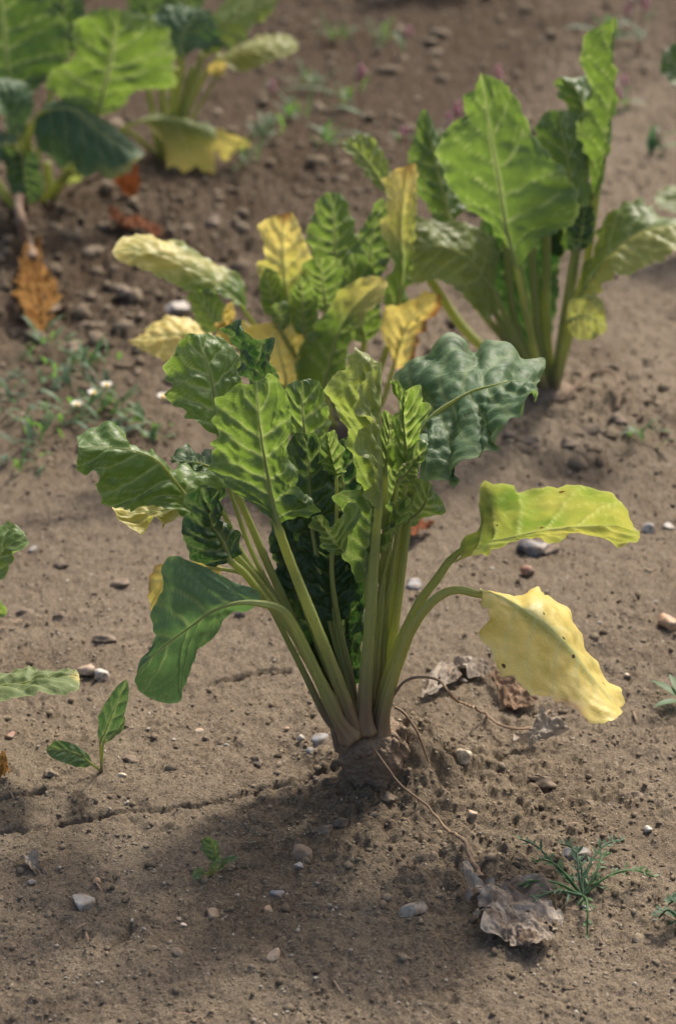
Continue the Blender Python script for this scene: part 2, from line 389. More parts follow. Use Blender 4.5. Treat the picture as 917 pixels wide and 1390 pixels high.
def scatter(name, n, region, size, label, cat, seed, tone, dens=None):
    rs = np.random.RandomState(seed); n0 = n
    y = rs.uniform(0, 1, n0 * 3); x0, x1, y0, y1 = region
    Y = 1 / (1 / y0 + (1 / y1 - 1 / y0) * y); X = rs.uniform(x0, x1, n0 * 3) * (.55 + .45 * Y / y1 * 1.2)
    if dens is not None: k = rs.uniform(0, 1, n0 * 3) < dens(X, Y); X, Y = X[k], Y[k]
    X, Y = X[:n0], Y[:n0]; n = len(X)
    Z = height(X, Y); r = size(rs, n) * (.75 + .25 * Y)
    b, f = ICO1; nb = len(b)
    d = b[None] * (1 + .75 * (rs.uniform(0, 1, (n, nb, 1)) - .5)) * r[:, None, None] * rs.uniform(.6, 1.3, (n, 1, 3)) * np.array([1, 1, .7])
    v = d + np.stack([X, Y, Z + r * .05], -1)[:, None]
    F_ = (f[None] + (np.arange(n) * nb)[:, None, None]).reshape(-1, 3)
    me = mesh(name, v.reshape(-1, 3), F_, CRUMB, {'tone': np.repeat(tone(rs, n), nb)}, None, False)
    tag(link(name, me), label, cat, None, 'stuff')

# ---------------------------------------------------------------- leaves
def _pts(Z, pts):
    ox, oy, s = Z
    return [(ox + p[0] / s, oy + p[1] / s) + tuple(p[2:]) for p in pts]
def tube(path, rad, mat, nseg=12, ridge=.07, nr=70, attrs=None, flatten=1.0, wob=0.0, seed=0):
    p = crspline(path, nr) if len(path) != nr else np.asarray(path)
    r = np.interp(np.linspace(0, 1, nr), np.linspace(0, 1, len(rad)), rad)
    if wob: p = p + wob * np.stack([noise(np.arange(nr) * .22, np.full(nr, 1.7), seed + k) for k in range(3)], -1) * np.linspace(0, 1, nr)[:, None]
    T = np.gradient(p, axis=0); T /= np.linalg.norm(T, axis=1)[:, None]
    view = np.array([0, 0, CH]) - p; view /= np.linalg.norm(view, axis=1)[:, None]
    B = np.cross(T, view); B /= np.linalg.norm(B, axis=1)[:, None] + 1e-9; N = np.cross(B, T)
    th = np.linspace(0, 2 * np.pi, nseg, endpoint=False)
    rr = r[:, None] * (1 + ridge * np.cos(4 * th + seed)[None] + ridge * .8 * np.cos(7 * th + 1 + seed)[None] * (1 + .5 * noise(np.arange(nr) * .13, np.zeros(nr) + seed, 5))[:, None] + .05 * noise(np.arange(nr) * .3, np.zeros(nr) + .5, seed)[:, None])
    v = p[:, None] + rr[..., None] * (np.cos(th)[None, :, None] * B[:, None] + flatten * np.sin(th)[None, :, None] * N[:, None])
    L = np.r_[0, np.cumsum(np.linalg.norm(np.diff(p, axis=0), axis=1))]
    uv = np.stack(np.broadcast_arrays((th * r.mean())[None] * 2.2, L[:, None] * .45), -1).reshape(-1, 2)
    vv = np.vstack([v.reshape(-1, 3), p[:1], p[-1:]]); uv = np.vstack([uv, uv[:1], uv[-1:]])
    f = grid_faces(nr, nseg, True)
    k0 = nr * nseg; j = np.arange(nseg); jn = (j + 1) % nseg
    cap = np.vstack([np.stack([np.full(nseg, k0), jn, j, j], -1), np.stack([np.full(nseg, k0 + 1), j + (nr - 1) * nseg, jn + (nr - 1) * nseg, jn + (nr - 1) * nseg], -1)])
    at = {}
    t = np.repeat(np.linspace(0, 1, nr), nseg); t = np.r_[t, 0, 1]
    for k, fn in (attrs or {}).items(): at[k] = fn(t)
    tri = np.vstack([f[:, [0, 1, 2]], f[:, [0, 2, 3]], cap[:, :3]])
    return mesh('stalk', vv, tri, mat, at, uv)

front_on = False
def leaf(plant, Y, Z, M, L, R, c=None, pet=(), d=(0, 0), dl=0., dr=0., w=(16, 8), tone=.3, yel=0., brown=0., ruf=1., kr=7, bl=1., cup=0.,
         seed=1, label=None, rows=80, cols=18, mat=None, name='leaf', vs=1., nlat=6, ptone=.4, pyel=0., spot=0., crumple=0., curl=0., midrib=True, sag=0., scal=.085, under=0., sf=1., holes=0., mside=1.):
    rs = np.random.RandomState(seed)
    if c is not None and front_on: c = (c[0] * .78 + 498 * .22, c[1] + 7, c[2] * .8)
    M = _pts(Z, M); L = _pts(Z, L); R = _pts(Z, R); pet = _pts(Z, pet)
    def dep(pts, fn):
        n = len(pts); out = []
        for i, p in enumerate(pts):
            t = i / max(1, n - 1); dd = p[2] if len(p) > 2 else fn(t); out.append(atY(p[0], p[1], Y + dd))
        return out
    fm = lambda t: d[0] + (d[1] - d[0]) * t
    bell = lambda t: (1 - (2 * t - 1) ** 4)
    m = crspline(dep(M, fm), rows)
    tip = M[-1]; bas = M[0]
    l = crspline([m[0]] + dep(L, lambda t: fm(.05 + .93 * t) + dl * bell(.12 + .76 * t)) + [m[-1]], rows)
    r = crspline([m[0]] + dep(R, lambda t: fm(.05 + .93 * t) + dr * bell(.12 + .76 * t)) + [m[-1]], rows)
    t = np.linspace(0, 1, rows)[:, None]; s = np.linspace(-1, 1, 2 * cols + 1)[None, :]
    T, Sg = np.broadcast_arrays(t, s); A = np.abs(Sg)
    # fine scalloped margin
    Len = np.linalg.norm(np.diff(m, axis=0), axis=1).sum()
    e1 = 1 + scal * noise(T * Len * 120 * sf, np.sign(Sg) * 3.3 + seed, seed) + scal * 1.1 * noise(T * Len * 270 * sf, np.sign(Sg) * 5.1, seed + 1)
    Ae = A * np.where(A > .6, 1 + (e1 - 1) * (A - .6) / .4, 1)
    edge = np.where((Sg < 0)[..., None], l[:, None], r[:, None])
    P = m[:, None] + (edge - m[:, None]) * Ae[..., None]
    wid = np.linalg.norm(edge - m[:, None], axis=2)
    def normals(P):
        a = np.gradient(P, axis=0); b = np.gradient(P, axis=1); n = np.cross(a, b); n /= np.linalg.norm(n, axis=2)[..., None] + 1e-12; return n
    N = normals(P)
    ctr = P.reshape(-1, 3).mean(0); view = np.array([0, 0, CH]) - ctr; view /= np.linalg.norm(view)
    nn = N[2:-2].reshape(-1, 3)
    if (nn @ view).mean() < 0: N = -N
    # smooth N
    for _ in range(6):
        N[1:-1] = (N[:-2] + N[1:-1] + N[2:]) / 3
        N[:, 1:-1] = (N[:, :-2] + N[:, 1:-1] + N[:, 2:]) / 3
    N /= np.linalg.norm(N, axis=2)[..., None] + 1e-12
    # veins and painted lit rim
    um = Sg * wid; vm = T * Len
    vein_lit_rim = np.exp(-(um / (.0010 + .0012 * (1 - T))) ** 2) * .9
    near_v = np.zeros(T.shape)
    for sd in (-1, 1):
        ph = rs.uniform(0, .08)
        for i in range(nlat):
            t0 = .03 + (i + ph * 8 + rs.uniform(-.15, .15)) * .88 / nlat; a = .20 + rs.uniform(-.03, .05); b = rs.uniform(-.06, .07)
            wob = .010 * noise(A * 5 + i * 3.1, A * 0 + sd * 2.0 + seed, seed + 5)
            tc = t0 + a * A * (1 - .35 * t0) + b * A * A + wob
            dd = np.abs(T - tc) * Len * .8; k = np.where(Sg * sd > 0, 1, 0)
            vein_lit_rim = np.maximum(vein_lit_rim, k * np.exp(-(dd / (.00042 + .0006 * (1 - A) * (1 - .5 * t0))) ** 2) * (1 - .45 * A))
            near_v = np.maximum(near_v, k * np.exp(-(dd / .0022) ** 2))
            for a0, q in ((.35, .22), (.6, -.16), (.72, .25)):
                tb = t0 + a * a0 + b * a0 * a0 + (A - a0) * (a * (1 - .35 * t0) + q * rs.uniform(.8, 1.4))
                db = np.abs(T - tb) * Len * .7
                vein_lit_rim = np.maximum(vein_lit_rim, np.where((A > a0) & (k > 0), np.exp(-(db / .00042) ** 2) * .6 * (1 - .5 * A), 0))
                near_v = np.maximum(near_v, np.where((A > a0) & (k > 0), np.exp(-(db / .0018) ** 2) * .6, 0))
    vein_lit_rim = np.maximum(vein_lit_rim, .45 * (A > .96) * (T > .05))  # pale rim along the margin, painted as if catching light
    # relief
    ramp = np.clip(T * 8, 0, 1) * np.clip((1 - T) * 6, .25, 1)
    f1, f2 = worley(um * 80 + seed * 3.7 + .5 * noise(um * 60, vm * 60, seed), vm * 62, seed)
    disp = bl * .0022 * (1 - np.clip(f1, 0, 1) ** 2 * 1.6) * (1 - .8 * near_v) * np.clip(A * 6, 0, 1) * ramp
    g1, g2 = worley(um * 190 + seed * 1.7, vm * 190, seed + 40); disp += bl * .0008 * (1 - np.clip(g1, 0, 1) ** 2 * 1.5) * (1 - .8 * near_v) * np.clip(A * 6, 0, 1) * ramp
    disp += bl * .0016 * noise(um * 160, vm * 160, seed + 2) * np.clip(A * 4, 0, 1) * ramp
    disp += -vs * .0006 * near_v * ramp - vs * .0012 * np.exp(-(um / .0030) ** 2) * ramp
    ed = np.clip((A - .35) / .65, 0, 1) ** 1.7
    ph = 2.2 * noise(T * 4.0, Sg * 0 + np.sign(Sg) + seed, seed + 3) + np.sign(Sg) * 1.3
    sg = np.sign(Sg) * 4.37 + seed * 1.7
    disp += ruf * .0085 * ed * noise(T * Len * 42 + ph * .5, sg, seed + 3) * ramp
    disp += ruf * .0050 * ed ** 2 * noise(T * Len * 105, sg + 2.2, seed + 4) * ramp
    disp += .0040 * noise(um * 22 + seed, vm * 22, seed + 12) * np.clip(A * 3, 0, 1) * ramp
    disp += cup * A ** 2 * wid * ramp + curl * A ** 6 * wid * ramp
    if crumple:
        f1, f2 = worley((P[..., 0] + P[..., 2]) * 62 + seed, (P[..., 1] + .4 * P[..., 2]) * 62, seed + 6)
        disp += crumple * .75 * (.006 * fbm(P[..., 0] * 40 + seed, P[..., 1] * 40, seed + 6, 3) + .0042 * (np.clip(f2 - f1, 0, .6) - .25) + .003 * np.abs(noise(P[..., 0] * 170, P[..., 1] * 170, seed + 7)) + .0014 * noise(P[..., 0] * 420, P[..., 1] * 420, seed + 9))
    P = P + N * disp[..., None]
    if crumple:
        P = P + crumple * .004 * np.stack([fbm(um * 60, vm * 60 + 3, seed + 11 + k, 2) for k in range(3)], -1) * A[..., None]
    # colour attributes
    nz = fbm(um * 28 + seed, vm * 28, seed + 8, 3)
    ev = lambda x: np.clip(x(T, A, nz, Sg) if callable(x) else np.full(T.shape, float(x)), 0, 1)
    uv = np.stack([um + seed * .37, vm + seed * .19], -1).reshape(-1, 2)
    fc = grid_faces(rows, 2 * cols + 1)
    if holes:
        hn = (noise(um * 60 + seed, vm * 60, seed + 31) + .4 * noise(um * 200, vm * 200, seed + 32)).reshape(-1)
        fc = fc[hn[fc].mean(1) < .52]
    me = mesh(name, P.reshape(-1, 3), fc, mat or LEAF,
              {'vein_lit_rim': np.clip(vein_lit_rim, 0, 1), 'yel': ev(yel), 'brown': ev(brown), 'tone': ev(tone), 'under': ev(under), 'spot': np.full(T.shape, spot)}, uv)
    if plant is not None: o = link(name, me, plant)
    else: o = link(name, me)
    if label: o['label'] = label
    # leaf stalk running on into the midrib
    if midrib:
        mid = P[:, cols] + N[:, cols] * (.0006 if mside > 0 else -.0030)
        if c is not None:
            pp = [c] + list(pet); n = len(pp); k0 = c[2]; w3 = []
            for i, q in enumerate(pp): w3.append(atY(q[0], q[1], Y + (q[2] if len(q) > 2 else k0 + (d[0] - k0) * i / n)))
            path = w3 + [mid[int(x)] for x in np.linspace(1, rows - 2, 7)]
            sc = scale_at(mid[0]); nr = 110; p = crspline(path, nr)
            k = np.argmin(np.linalg.norm(p - mid[1], axis=1)) / (nr - 1)
            tt = np.linspace(0, 1, nr)
            rad = np.where(tt < k, w[0] + (w[1] - w[0]) * (tt / max(k, .01)) ** .7, w[1] * .9 * np.clip((1 - tt) / (1 - k + 1e-6), 0, 1) ** 1.15 * (1 - .45 * np.clip((tt - k) / .12, 0, 1)) + .25) * sc * .5
            w = (w[0] * .74, w[1] * .70); flare = 1 + .45 * np.clip(1 - tt / .07, 0, 1) ** 1.5
            rad = np.where(tt < k, w[0] + (w[1] - w[0]) * (tt / max(k, .01)) ** .6, w[1] * .9 * np.clip((1 - tt) / (1 - k + 1e-6), 0, 1) ** 1.15 * (1 - .45 * np.clip((tt - k) / .12, 0, 1)) + .25) * sc * .5 * flare
            at = {'yel': lambda t_: np.clip(pyel + (ev(yel).mean() * .8) * (t_ > k), 0, 1) * np.ones(t_.shape), 'brown': lambda t_: np.clip(1.25 - t_ / (.34 * k), 0, 1),
                  'tone': lambda t_: np.clip(ptone + .5 * (t_ < .5 * k) * 0, 0, 1) * np.ones(t_.shape)}
            pm = tube(p, rad, PET, 26 if Y < 1.5 else 12, .085, nr, at, .85, 0, seed)
        else:
            sc = scale_at(mid[0])
            pm = tube(mid[1:-1], np.linspace(w[1], .5, rows - 2) * sc * .5, PET, 10, .05, rows - 2,
                      {'yel': lambda t_: np.clip(pyel + ev(yel).mean() * .8, 0, 1) * np.ones(t_.shape), 'brown': lambda t_: t_ * 0, 'tone': lambda t_: ptone + t_ * 0}, .8)
        link('petiole', pm, o)
    return o

def crown(plant, px, py, wpx, hpx, Y, lean=0., top=None):
    p = atY(px, py, Y); s = scale_at(p); n, m_ = (100, 130) if Y < 1.4 else (30, 36)
    th = np.linspace(0, 2 * np.pi, m_, endpoint=False)[None]; z = np.linspace(0, 1, n)[:, None]
    prof = np.interp(z, [0, .12, .35, .6, .8, .93, 1], [.45, .72, .92, 1.04, .98, .80, .02])
    X = np.cos(th) * prof; Yy = np.sin(th) * prof
    k = 1 + .10 * noise(X * 2 + 3, Yy * 2 + z * 3, 71) + .12 * noise(np.cos(th) * 1.6 + 5, np.sin(th) * 1.6 + z * 2.4, 75) + .05 * noise(np.cos(th) * 5, np.sin(th) * 5 + z * 9, 72) + .05 * fbm(np.cos(th) * 9 + z * 3, np.sin(th) * 9 + z * 17, 73, 4)
    v = np.stack([X * k * wpx * s * .5 + (1 - z) * lean, Yy * k * wpx * s * .5 - 0 * z, (z - .5) * hpx * s * 1.15 + 0 * th], -1) + p
    tri = grid_faces(n, m_, True)
    link('root_crown', mesh('root_crown', v.reshape(-1, 3), tri, ROOT), plant)

# ================================================================ the beet in front
ZA, ZB, ZC, ZD = (90, 430, 2.183), (380, 430, 2.413), (140, 680, 2.183), (500, 620, 2.199)
ZE, ZF, ZG = (0, 0, 2.183), (440, 0, 1.922), (130, 210, 1.871)
ZJ, ZK, ZL = (400, 460, 4.585), (400, 640, 4.168), (240, 660, 4.585)
ZM, ZN = (400, 840, 4.585), (280, 500, 4.585)
Y1 = P1[1]
front = empty('beet_plant', (P1[0], Y1, gz(P1[0], Y1)), 'sugar beet with bright curly green leaves, drooping yellow leaf and exposed brown root', 'plant', 'sugar beet plants')
crown(front, 501, 1028, 92, 104, Y1, .008)
for i, (a_, l_) in enumerate([(-2.9, .020), (-2.3, .014), (-1.9, .010), (-1.2, .012), (-.7, .016), (-.2, .02), (-1.55, .013), (.3, .015)]):
    b_ = atY(500, 1006, Y1) + np.array([math.cos(a_) * .020, math.sin(a_) * .020, -.004]); t_ = b_ + np.array([math.cos(a_) * .006, math.sin(a_) * .006, l_])
    link('stalk_stub', tube([b_, (b_ + t_) / 2 + np.array([0, 0, .001]), t_], [.0052, .0046, .0026], ROOT, 10, .15, 20, None, .6, .001, i), front)
front_on = True
# back row of the rosette first
leaf(front, Y1, ZA, [(452, 350), (440, 235), (425, 165), (398, 70), (395, 50)],
     [(430, 345), (385, 320), (345, 298), (350, 283), (318, 262), (294, 232), (312, 200), (293, 180), (300, 140), (318, 105), (340, 60), (370, 50)],
     [(500, 330), (520, 260), (522, 190), (505, 175), (520, 140), (498, 108), (488, 82), (470, 62), (430, 45)],
     c=(468, 985, .012), pet=[(755, 1085), (648, 850), (560, 650), (490, 480)], d=(.05, .075), dl=-.012, dr=.010, w=(22, 12), tone=.22, ruf=.8, kr=9, seed=11, bl=.7, nlat=5)
leaf(front, Y1, ZA, [(610, 330), (585, 200), (560, 120), (520, 50), (496, 12)],
     [(560, 330), (530, 240), (540, 190), (505, 140), (510, 110), (490, 60), (488, 25)],
     [(650, 300), (640, 210), (625, 140), (632, 100), (600, 75), (560, 60), (530, 35), (510, 12)],
     c=(478, 985, .02), pet=[(690, 900), (640, 560)], d=(.075, .12), dl=.03, dr=-.02, w=(20, 10), tone=.95, ruf=1.5, kr=10, seed=12, bl=2.0)
leaf(front, Y1, ZA, [(720, 420), (706, 345), (697, 260), (700, 188)],
     [(690, 400), (660, 330), (648, 270), (650, 215), (672, 190)],
     [(760, 400), (785, 330), (782, 280), (765, 220), (735, 185)],
     c=(486, 980, .02), pet=[(790, 900), (740, 600)], d=(.05, .065), dl=.004, dr=.008, w=(16, 9), tone=lambda t, a, n, s: .15 + .55 * np.clip((t - .55) * 3, 0, 1) * 1 + .2 * n, ruf=.6, seed=13, nlat=4)
# interior leaves, tone darkened for the shade inside the rosette
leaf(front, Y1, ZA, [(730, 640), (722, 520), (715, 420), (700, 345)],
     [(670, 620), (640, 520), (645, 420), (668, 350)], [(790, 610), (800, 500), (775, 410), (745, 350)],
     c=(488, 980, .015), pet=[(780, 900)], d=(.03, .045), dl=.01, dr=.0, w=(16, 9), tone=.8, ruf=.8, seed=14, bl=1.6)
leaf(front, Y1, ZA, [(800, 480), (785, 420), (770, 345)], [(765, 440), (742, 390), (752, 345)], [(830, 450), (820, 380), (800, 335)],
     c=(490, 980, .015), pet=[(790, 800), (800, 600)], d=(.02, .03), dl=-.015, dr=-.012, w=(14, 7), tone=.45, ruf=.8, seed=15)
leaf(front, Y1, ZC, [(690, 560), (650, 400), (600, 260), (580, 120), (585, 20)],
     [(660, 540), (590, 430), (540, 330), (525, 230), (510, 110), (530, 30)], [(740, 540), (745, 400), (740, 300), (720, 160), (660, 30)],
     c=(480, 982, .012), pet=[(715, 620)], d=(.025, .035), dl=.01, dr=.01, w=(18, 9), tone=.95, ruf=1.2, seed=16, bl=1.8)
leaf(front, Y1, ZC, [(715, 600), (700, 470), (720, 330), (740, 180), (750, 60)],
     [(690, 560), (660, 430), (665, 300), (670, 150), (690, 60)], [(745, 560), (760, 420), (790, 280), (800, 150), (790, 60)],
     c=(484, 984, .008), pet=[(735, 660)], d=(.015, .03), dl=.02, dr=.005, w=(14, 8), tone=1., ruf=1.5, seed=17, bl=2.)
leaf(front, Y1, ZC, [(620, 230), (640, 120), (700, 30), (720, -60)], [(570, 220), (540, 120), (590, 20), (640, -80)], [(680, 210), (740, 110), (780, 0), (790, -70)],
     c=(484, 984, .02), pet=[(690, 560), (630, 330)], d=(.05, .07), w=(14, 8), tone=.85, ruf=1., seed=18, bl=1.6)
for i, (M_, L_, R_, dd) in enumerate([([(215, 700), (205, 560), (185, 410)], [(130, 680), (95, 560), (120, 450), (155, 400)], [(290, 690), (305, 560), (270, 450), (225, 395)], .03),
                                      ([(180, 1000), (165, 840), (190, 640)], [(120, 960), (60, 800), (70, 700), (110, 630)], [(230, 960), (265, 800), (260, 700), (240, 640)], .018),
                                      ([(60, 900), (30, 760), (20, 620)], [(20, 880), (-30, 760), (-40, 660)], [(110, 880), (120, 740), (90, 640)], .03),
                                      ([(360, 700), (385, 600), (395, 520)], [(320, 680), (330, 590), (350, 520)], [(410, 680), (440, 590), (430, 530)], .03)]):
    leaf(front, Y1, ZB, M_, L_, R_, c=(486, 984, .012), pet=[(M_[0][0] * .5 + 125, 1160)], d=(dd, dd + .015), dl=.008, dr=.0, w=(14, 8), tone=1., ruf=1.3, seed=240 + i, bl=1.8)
# pale pair behind the left leaf
leaf(front, Y1, ZA, [(430, 520), (340, 560), (230, 575), (140, 565)], [(400, 540), (330, 530), (240, 540), (150, 550)], [(390, 590), (335, 595), (292, 632), (258, 602), (232, 645), (175, 615), (135, 575)],
     c=(462, 985, .01), pet=[(760, 1090), (640, 870), (520, 700), (470, 590)], d=(.03, .035), dl=.02, dr=-.01, w=(18, 9), tone=0.02, yel=lambda t, a, n, s: .25 + .5 * t + .2 * n, ruf=.8, seed=19)
leaf(front, Y1, ZA, [(470, 470), (420, 440), (360, 425), (310, 425)], [(460, 440), (430, 400), (380, 410), (320, 415)], [(450, 500), (400, 480), (340, 455)],
     c=(464, 985, .012), pet=[(700, 980), (560, 720), (500, 560)], d=(.03, .025), dl=.03, dr=-.01, w=(14, 8), tone=.8, ruf=1.3, seed=20, bl=1.5)
# left leaf seen from below, and its dark hanging neighbour
leaf(front, Y1, ZL, [(330, 470), (290, 340), (220, 240), (200, 120), (260, 30)],
     [(240, 500), (200, 500), (110, 470), (70, 380), (40, 270), (110, 210), (130, 150), (110, 80), (160, 10)],
     [(345, 420), (350, 380), (310, 320), (270, 240), (255, 150), (290, 60), (310, 20)],
     c=(458, 988, .006), pet=[(1060, 1500), (750, 960), (560, 720), (420, 540)], d=(-.03, -.035), dl=-.01, dr=.01, w=(24, 13), tone=1., ruf=1.0, kr=6, seed=21, bl=1.6)
leaf(front, Y1, ZA, [(395, 598), (345, 515), (275, 428), (200, 395), (120, 385), (36, 385)],
     [(440, 560), (478, 500), (430, 465), (385, 462), (340, 440), (318, 455), (292, 412), (250, 375), (218, 408), (175, 380), (150, 345), (182, 322), (130, 300), (92, 322), (55, 322), (35, 345)],
     [(375, 598), (300, 570), (240, 558), (170, 582), (112, 545), (96, 500), (82, 455), (50, 466), (34, 430)],
     c=(458, 988, .004), pet=[(770, 1120), (650, 900), (540, 750), (440, 650)], d=(-.018, -.03), dl=.03, dr=-.012, w=(26, 12), tone=.22, ruf=1.4, kr=6, seed=22, bl=.8, nlat=6, curl=-.10,
     label='broad leaf with curled upper margin')
# big glossy leaf to the right
leaf(front, Y1, ZB, [(462, 392), (500, 335), (545, 298), (620, 252), (720, 226), (800, 217), (842, 240)],
     [(450, 370), (440, 300), (398, 215), (388, 178), (420, 130), (480, 118), (540, 85), (592, 112), (640, 132), (682, 98), (752, 115), (772, 152), (818, 198), (838, 222)],
     [(465, 440), (480, 490), (545, 550), (575, 585), (592, 560), (580, 512), (640, 492), (702, 482), (692, 445), (722, 432), (702, 402), (755, 352), (800, 322), (836, 282), (845, 258)],
     c=(508, 985, .0), pet=[(290, 1290), (340, 1060), (395, 780), (420, 600), (440, 470)], d=(.03, .045), dl=.085, dr=-.06, w=(24, 15), tone=.75, under=.4, ruf=1.5, kr=9, seed=23, bl=1.7, vs=-.8, nlat=7, cols=26, rows=110, spot=.3,  # under here paints the sky's bluish reflection on the upper face
     label='large glossy dark green puckered leaf')
# curly leaf
leaf(front, Y1, ZJ, [(700, 780), (690, 700), (680, 560), (675, 420), (690, 330)],
     [(680, 770), (650, 780), (630, 640), (600, 520), (620, 420), (600, 340), (568, 290), (590, 240), (640, 250), (670, 300)],
     [(720, 740), (760, 650), (780, 590), (800, 520), (838, 450), (820, 410), (790, 400), (795, 350), (775, 305), (735, 292)],
     c=(500, 985, .003), pet=[(465, 1200), (560, 1600), (640, 1200), (690, 900)], d=(.0, .0), dl=-.012, dr=-.005, w=(15, 9), tone=.15, ruf=1.2, kr=7, seed=24, bl=1.2)
leaf(front, Y1, ZJ, [(640, 900), (720, 800), (770, 730), (820, 660)], [(640, 860), (700, 740), (740, 660), (780, 630), (810, 640)], [(700, 900), (770, 860), (830, 790), (840, 720)],
     d=(-.01, -.015), dl=.004, dr=-.01, w=(10, 6), c=(502, 985, .0), pet=[(510, 1700), (600, 1250)], tone=.2, ruf=1.4, seed=25, bl=1.2)
leaf(front, Y1, ZK, [(640, 290), (690, 250), (740, 180), (760, 60)], [(600, 260), (620, 170), (660, 90), (720, 35)], [(660, 300), (720, 275), (832, 235), (830, 190), (790, 130), (768, 80)],
     c=(506, 985, .004), pet=[(470, 1350), (560, 900), (620, 450)], d=(.012, .02), dl=-.01, dr=.01, w=(22, 12), tone=.30, ruf=.7, seed=26, bl=.8)
leaf(front, Y1, ZK, [(470, 470), (540, 370), (600, 260), (650, 150)], [(455, 440), (490, 360), (530, 270), (560, 190), (620, 140)], [(500, 480), (545, 410), (590, 370), (660, 250), (680, 180)],
     d=(-.008, -.012), dl=.008, dr=-.01, c=(496, 985, .0), pet=[(425, 1350), (450, 900), (455, 600)], w=(16, 9), tone=.28, ruf=1.7, kr=6, seed=27, bl=1.4)
leaf(front, Y1, ZB, [(365, 620), (385, 520), (400, 480)], [(330, 640), (330, 520), (352, 430)], [(420, 640), (430, 560), (420, 500)], c=(500, 985, .005), pet=[(330, 1250), (350, 900)], d=(.01, .015), w=(15, 9), tone=.4, ruf=1., seed=28)
# tall leaf folded along its midrib
leaf(front, Y1, ZJ, [(525, 1060), (530, 800), (522, 600), (525, 420), (530, 300), (540, 145)],
     [(470, 1030), (380, 900), (360, 740), (330, 640), (300, 520), (245, 420), (190, 340), (190, 300), (235, 260), (250, 210), (320, 165), (330, 115), (365, 105), (385, 45), (430, 80), (455, 118), (510, 140)],
     [(515, 1000), (470, 770), (400, 690), (435, 600), (460, 500), (400, 460), (375, 400), (380, 300), (440, 255), (455, 200), (510, 165)],
     c=(493, 985, -.018), pet=[(430, 2300), (455, 1900), (490, 1400)], d=(-.022, .0), dl=.012, dr=-.022, w=(36, 15), tone=lambda t, a, n, s: np.where(s > 0, .1, .04), under=lambda t, a, n, s: np.where(s > 0, .35, 0), yel=lambda t, a, n, s: np.where(s < 0, .22 * t, .18), ruf=1.0, kr=7, seed=29, bl=1.3, ptone=.25,  # right half paled: sheen of its upper face put into the colour
     label='tall leaf folded along its midrib, pale green')
leaf(front, Y1, ZJ, [(560, 860), (575, 700), (590, 560), (600, 470)], [(530, 800), (530, 640), (535, 520), (545, 440)], [(600, 820), (640, 700), (640, 600), (620, 500)],
     c=(498, 985, .0), pet=[(520, 1800), (560, 1200)], d=(-.004, .002), w=(18, 10), tone=.35, ruf=.6, seed=30)
# lower wings of the folded leaf
leaf(front, Y1, ZK, [(400, 620), (420, 420), (440, 250), (455, 120)], [(350, 620), (330, 520), (270, 480), (300, 400), (310, 300), (290, 180), (250, 130), (330, 100)], [(412, 560), (435, 400), (452, 250), (460, 170)],
     d=(-.020, -.016), dl=.012, dr=.002, tone=.45, ruf=.5, seed=31, bl=.6, midrib=False, rows=60)
leaf(front, Y1, ZK, [(285, 460), (230, 410), (190, 350), (120, 250)], [(230, 470), (140, 410), (130, 360), (118, 320), (100, 260)], [(300, 400), (300, 370), (350, 250), (335, 210), (290, 290), (210, 330), (200, 280), (160, 250)],
     d=(-.035, -.045), dl=-.01, dr=-.008, tone=.35, ruf=1.4, seed=32, bl=1.2, midrib=False, rows=60)
# central leaf in front
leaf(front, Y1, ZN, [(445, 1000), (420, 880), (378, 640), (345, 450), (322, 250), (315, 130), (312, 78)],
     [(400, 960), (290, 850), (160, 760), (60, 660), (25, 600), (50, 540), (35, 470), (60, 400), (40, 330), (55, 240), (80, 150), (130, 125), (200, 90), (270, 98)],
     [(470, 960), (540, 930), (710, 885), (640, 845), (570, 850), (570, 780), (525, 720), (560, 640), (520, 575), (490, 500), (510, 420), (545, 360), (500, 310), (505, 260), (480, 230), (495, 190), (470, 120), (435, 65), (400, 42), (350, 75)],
     c=(474, 988, -.018), pet=[(900, 2180), (780, 1850), (640, 1500), (520, 1200)], d=(-.045, -.035), dl=-.005, dr=.006, w=(30, 17), tone=lambda t, a, n, s: .62 - .40 * np.clip(t * 1.4, 0, 1) + .15 * n, ruf=.8, kr=9, seed=33, bl=.9, nlat=6, cols=24, rows=110, cup=.06,  # tone darkens towards the stalk, self-shade put into the colour
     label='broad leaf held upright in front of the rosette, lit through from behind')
# drooping blue-green leaf and the yellow one behind it
leaf(front, Y1, ZC, [(350, 200), (260, 205), (190, 240), (140, 310)], [(330, 185), (250, 175), (180, 182), (150, 210), (132, 270)], [(340, 230), (260, 260), (200, 300), (145, 330)],
     c=(458, 986, .002), pet=[(660, 640), (580, 480), (480, 290), (420, 220)], d=(.02, .012), w=(18, 8), yel=.95, tone=.1, brown=lambda t, a, n, s: np.clip((a - .75) * 2 + n * .4, 0, .6), ruf=.6, seed=34)
leaf(front, Y1, ZC, [(470, 303), (390, 306), (320, 332), (240, 390), (170, 440), (118, 490), (98, 520)],
     [(455, 265), (390, 240), (325, 208), (265, 182), (206, 164), (172, 195), (180, 225), (175, 270), (138, 335), (165, 382), (140, 440), (110, 470)],
     [(440, 312), (368, 325), (325, 390), (282, 440), (265, 482), (242, 540), (236, 595), (205, 607), (165, 600), (118, 575), (98, 545)],
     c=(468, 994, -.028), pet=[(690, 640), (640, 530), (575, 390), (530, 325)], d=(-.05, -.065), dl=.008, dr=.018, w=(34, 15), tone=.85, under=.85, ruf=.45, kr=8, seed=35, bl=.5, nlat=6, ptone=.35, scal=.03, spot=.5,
     label='drooping blue-green leaf bent down over its stalk')
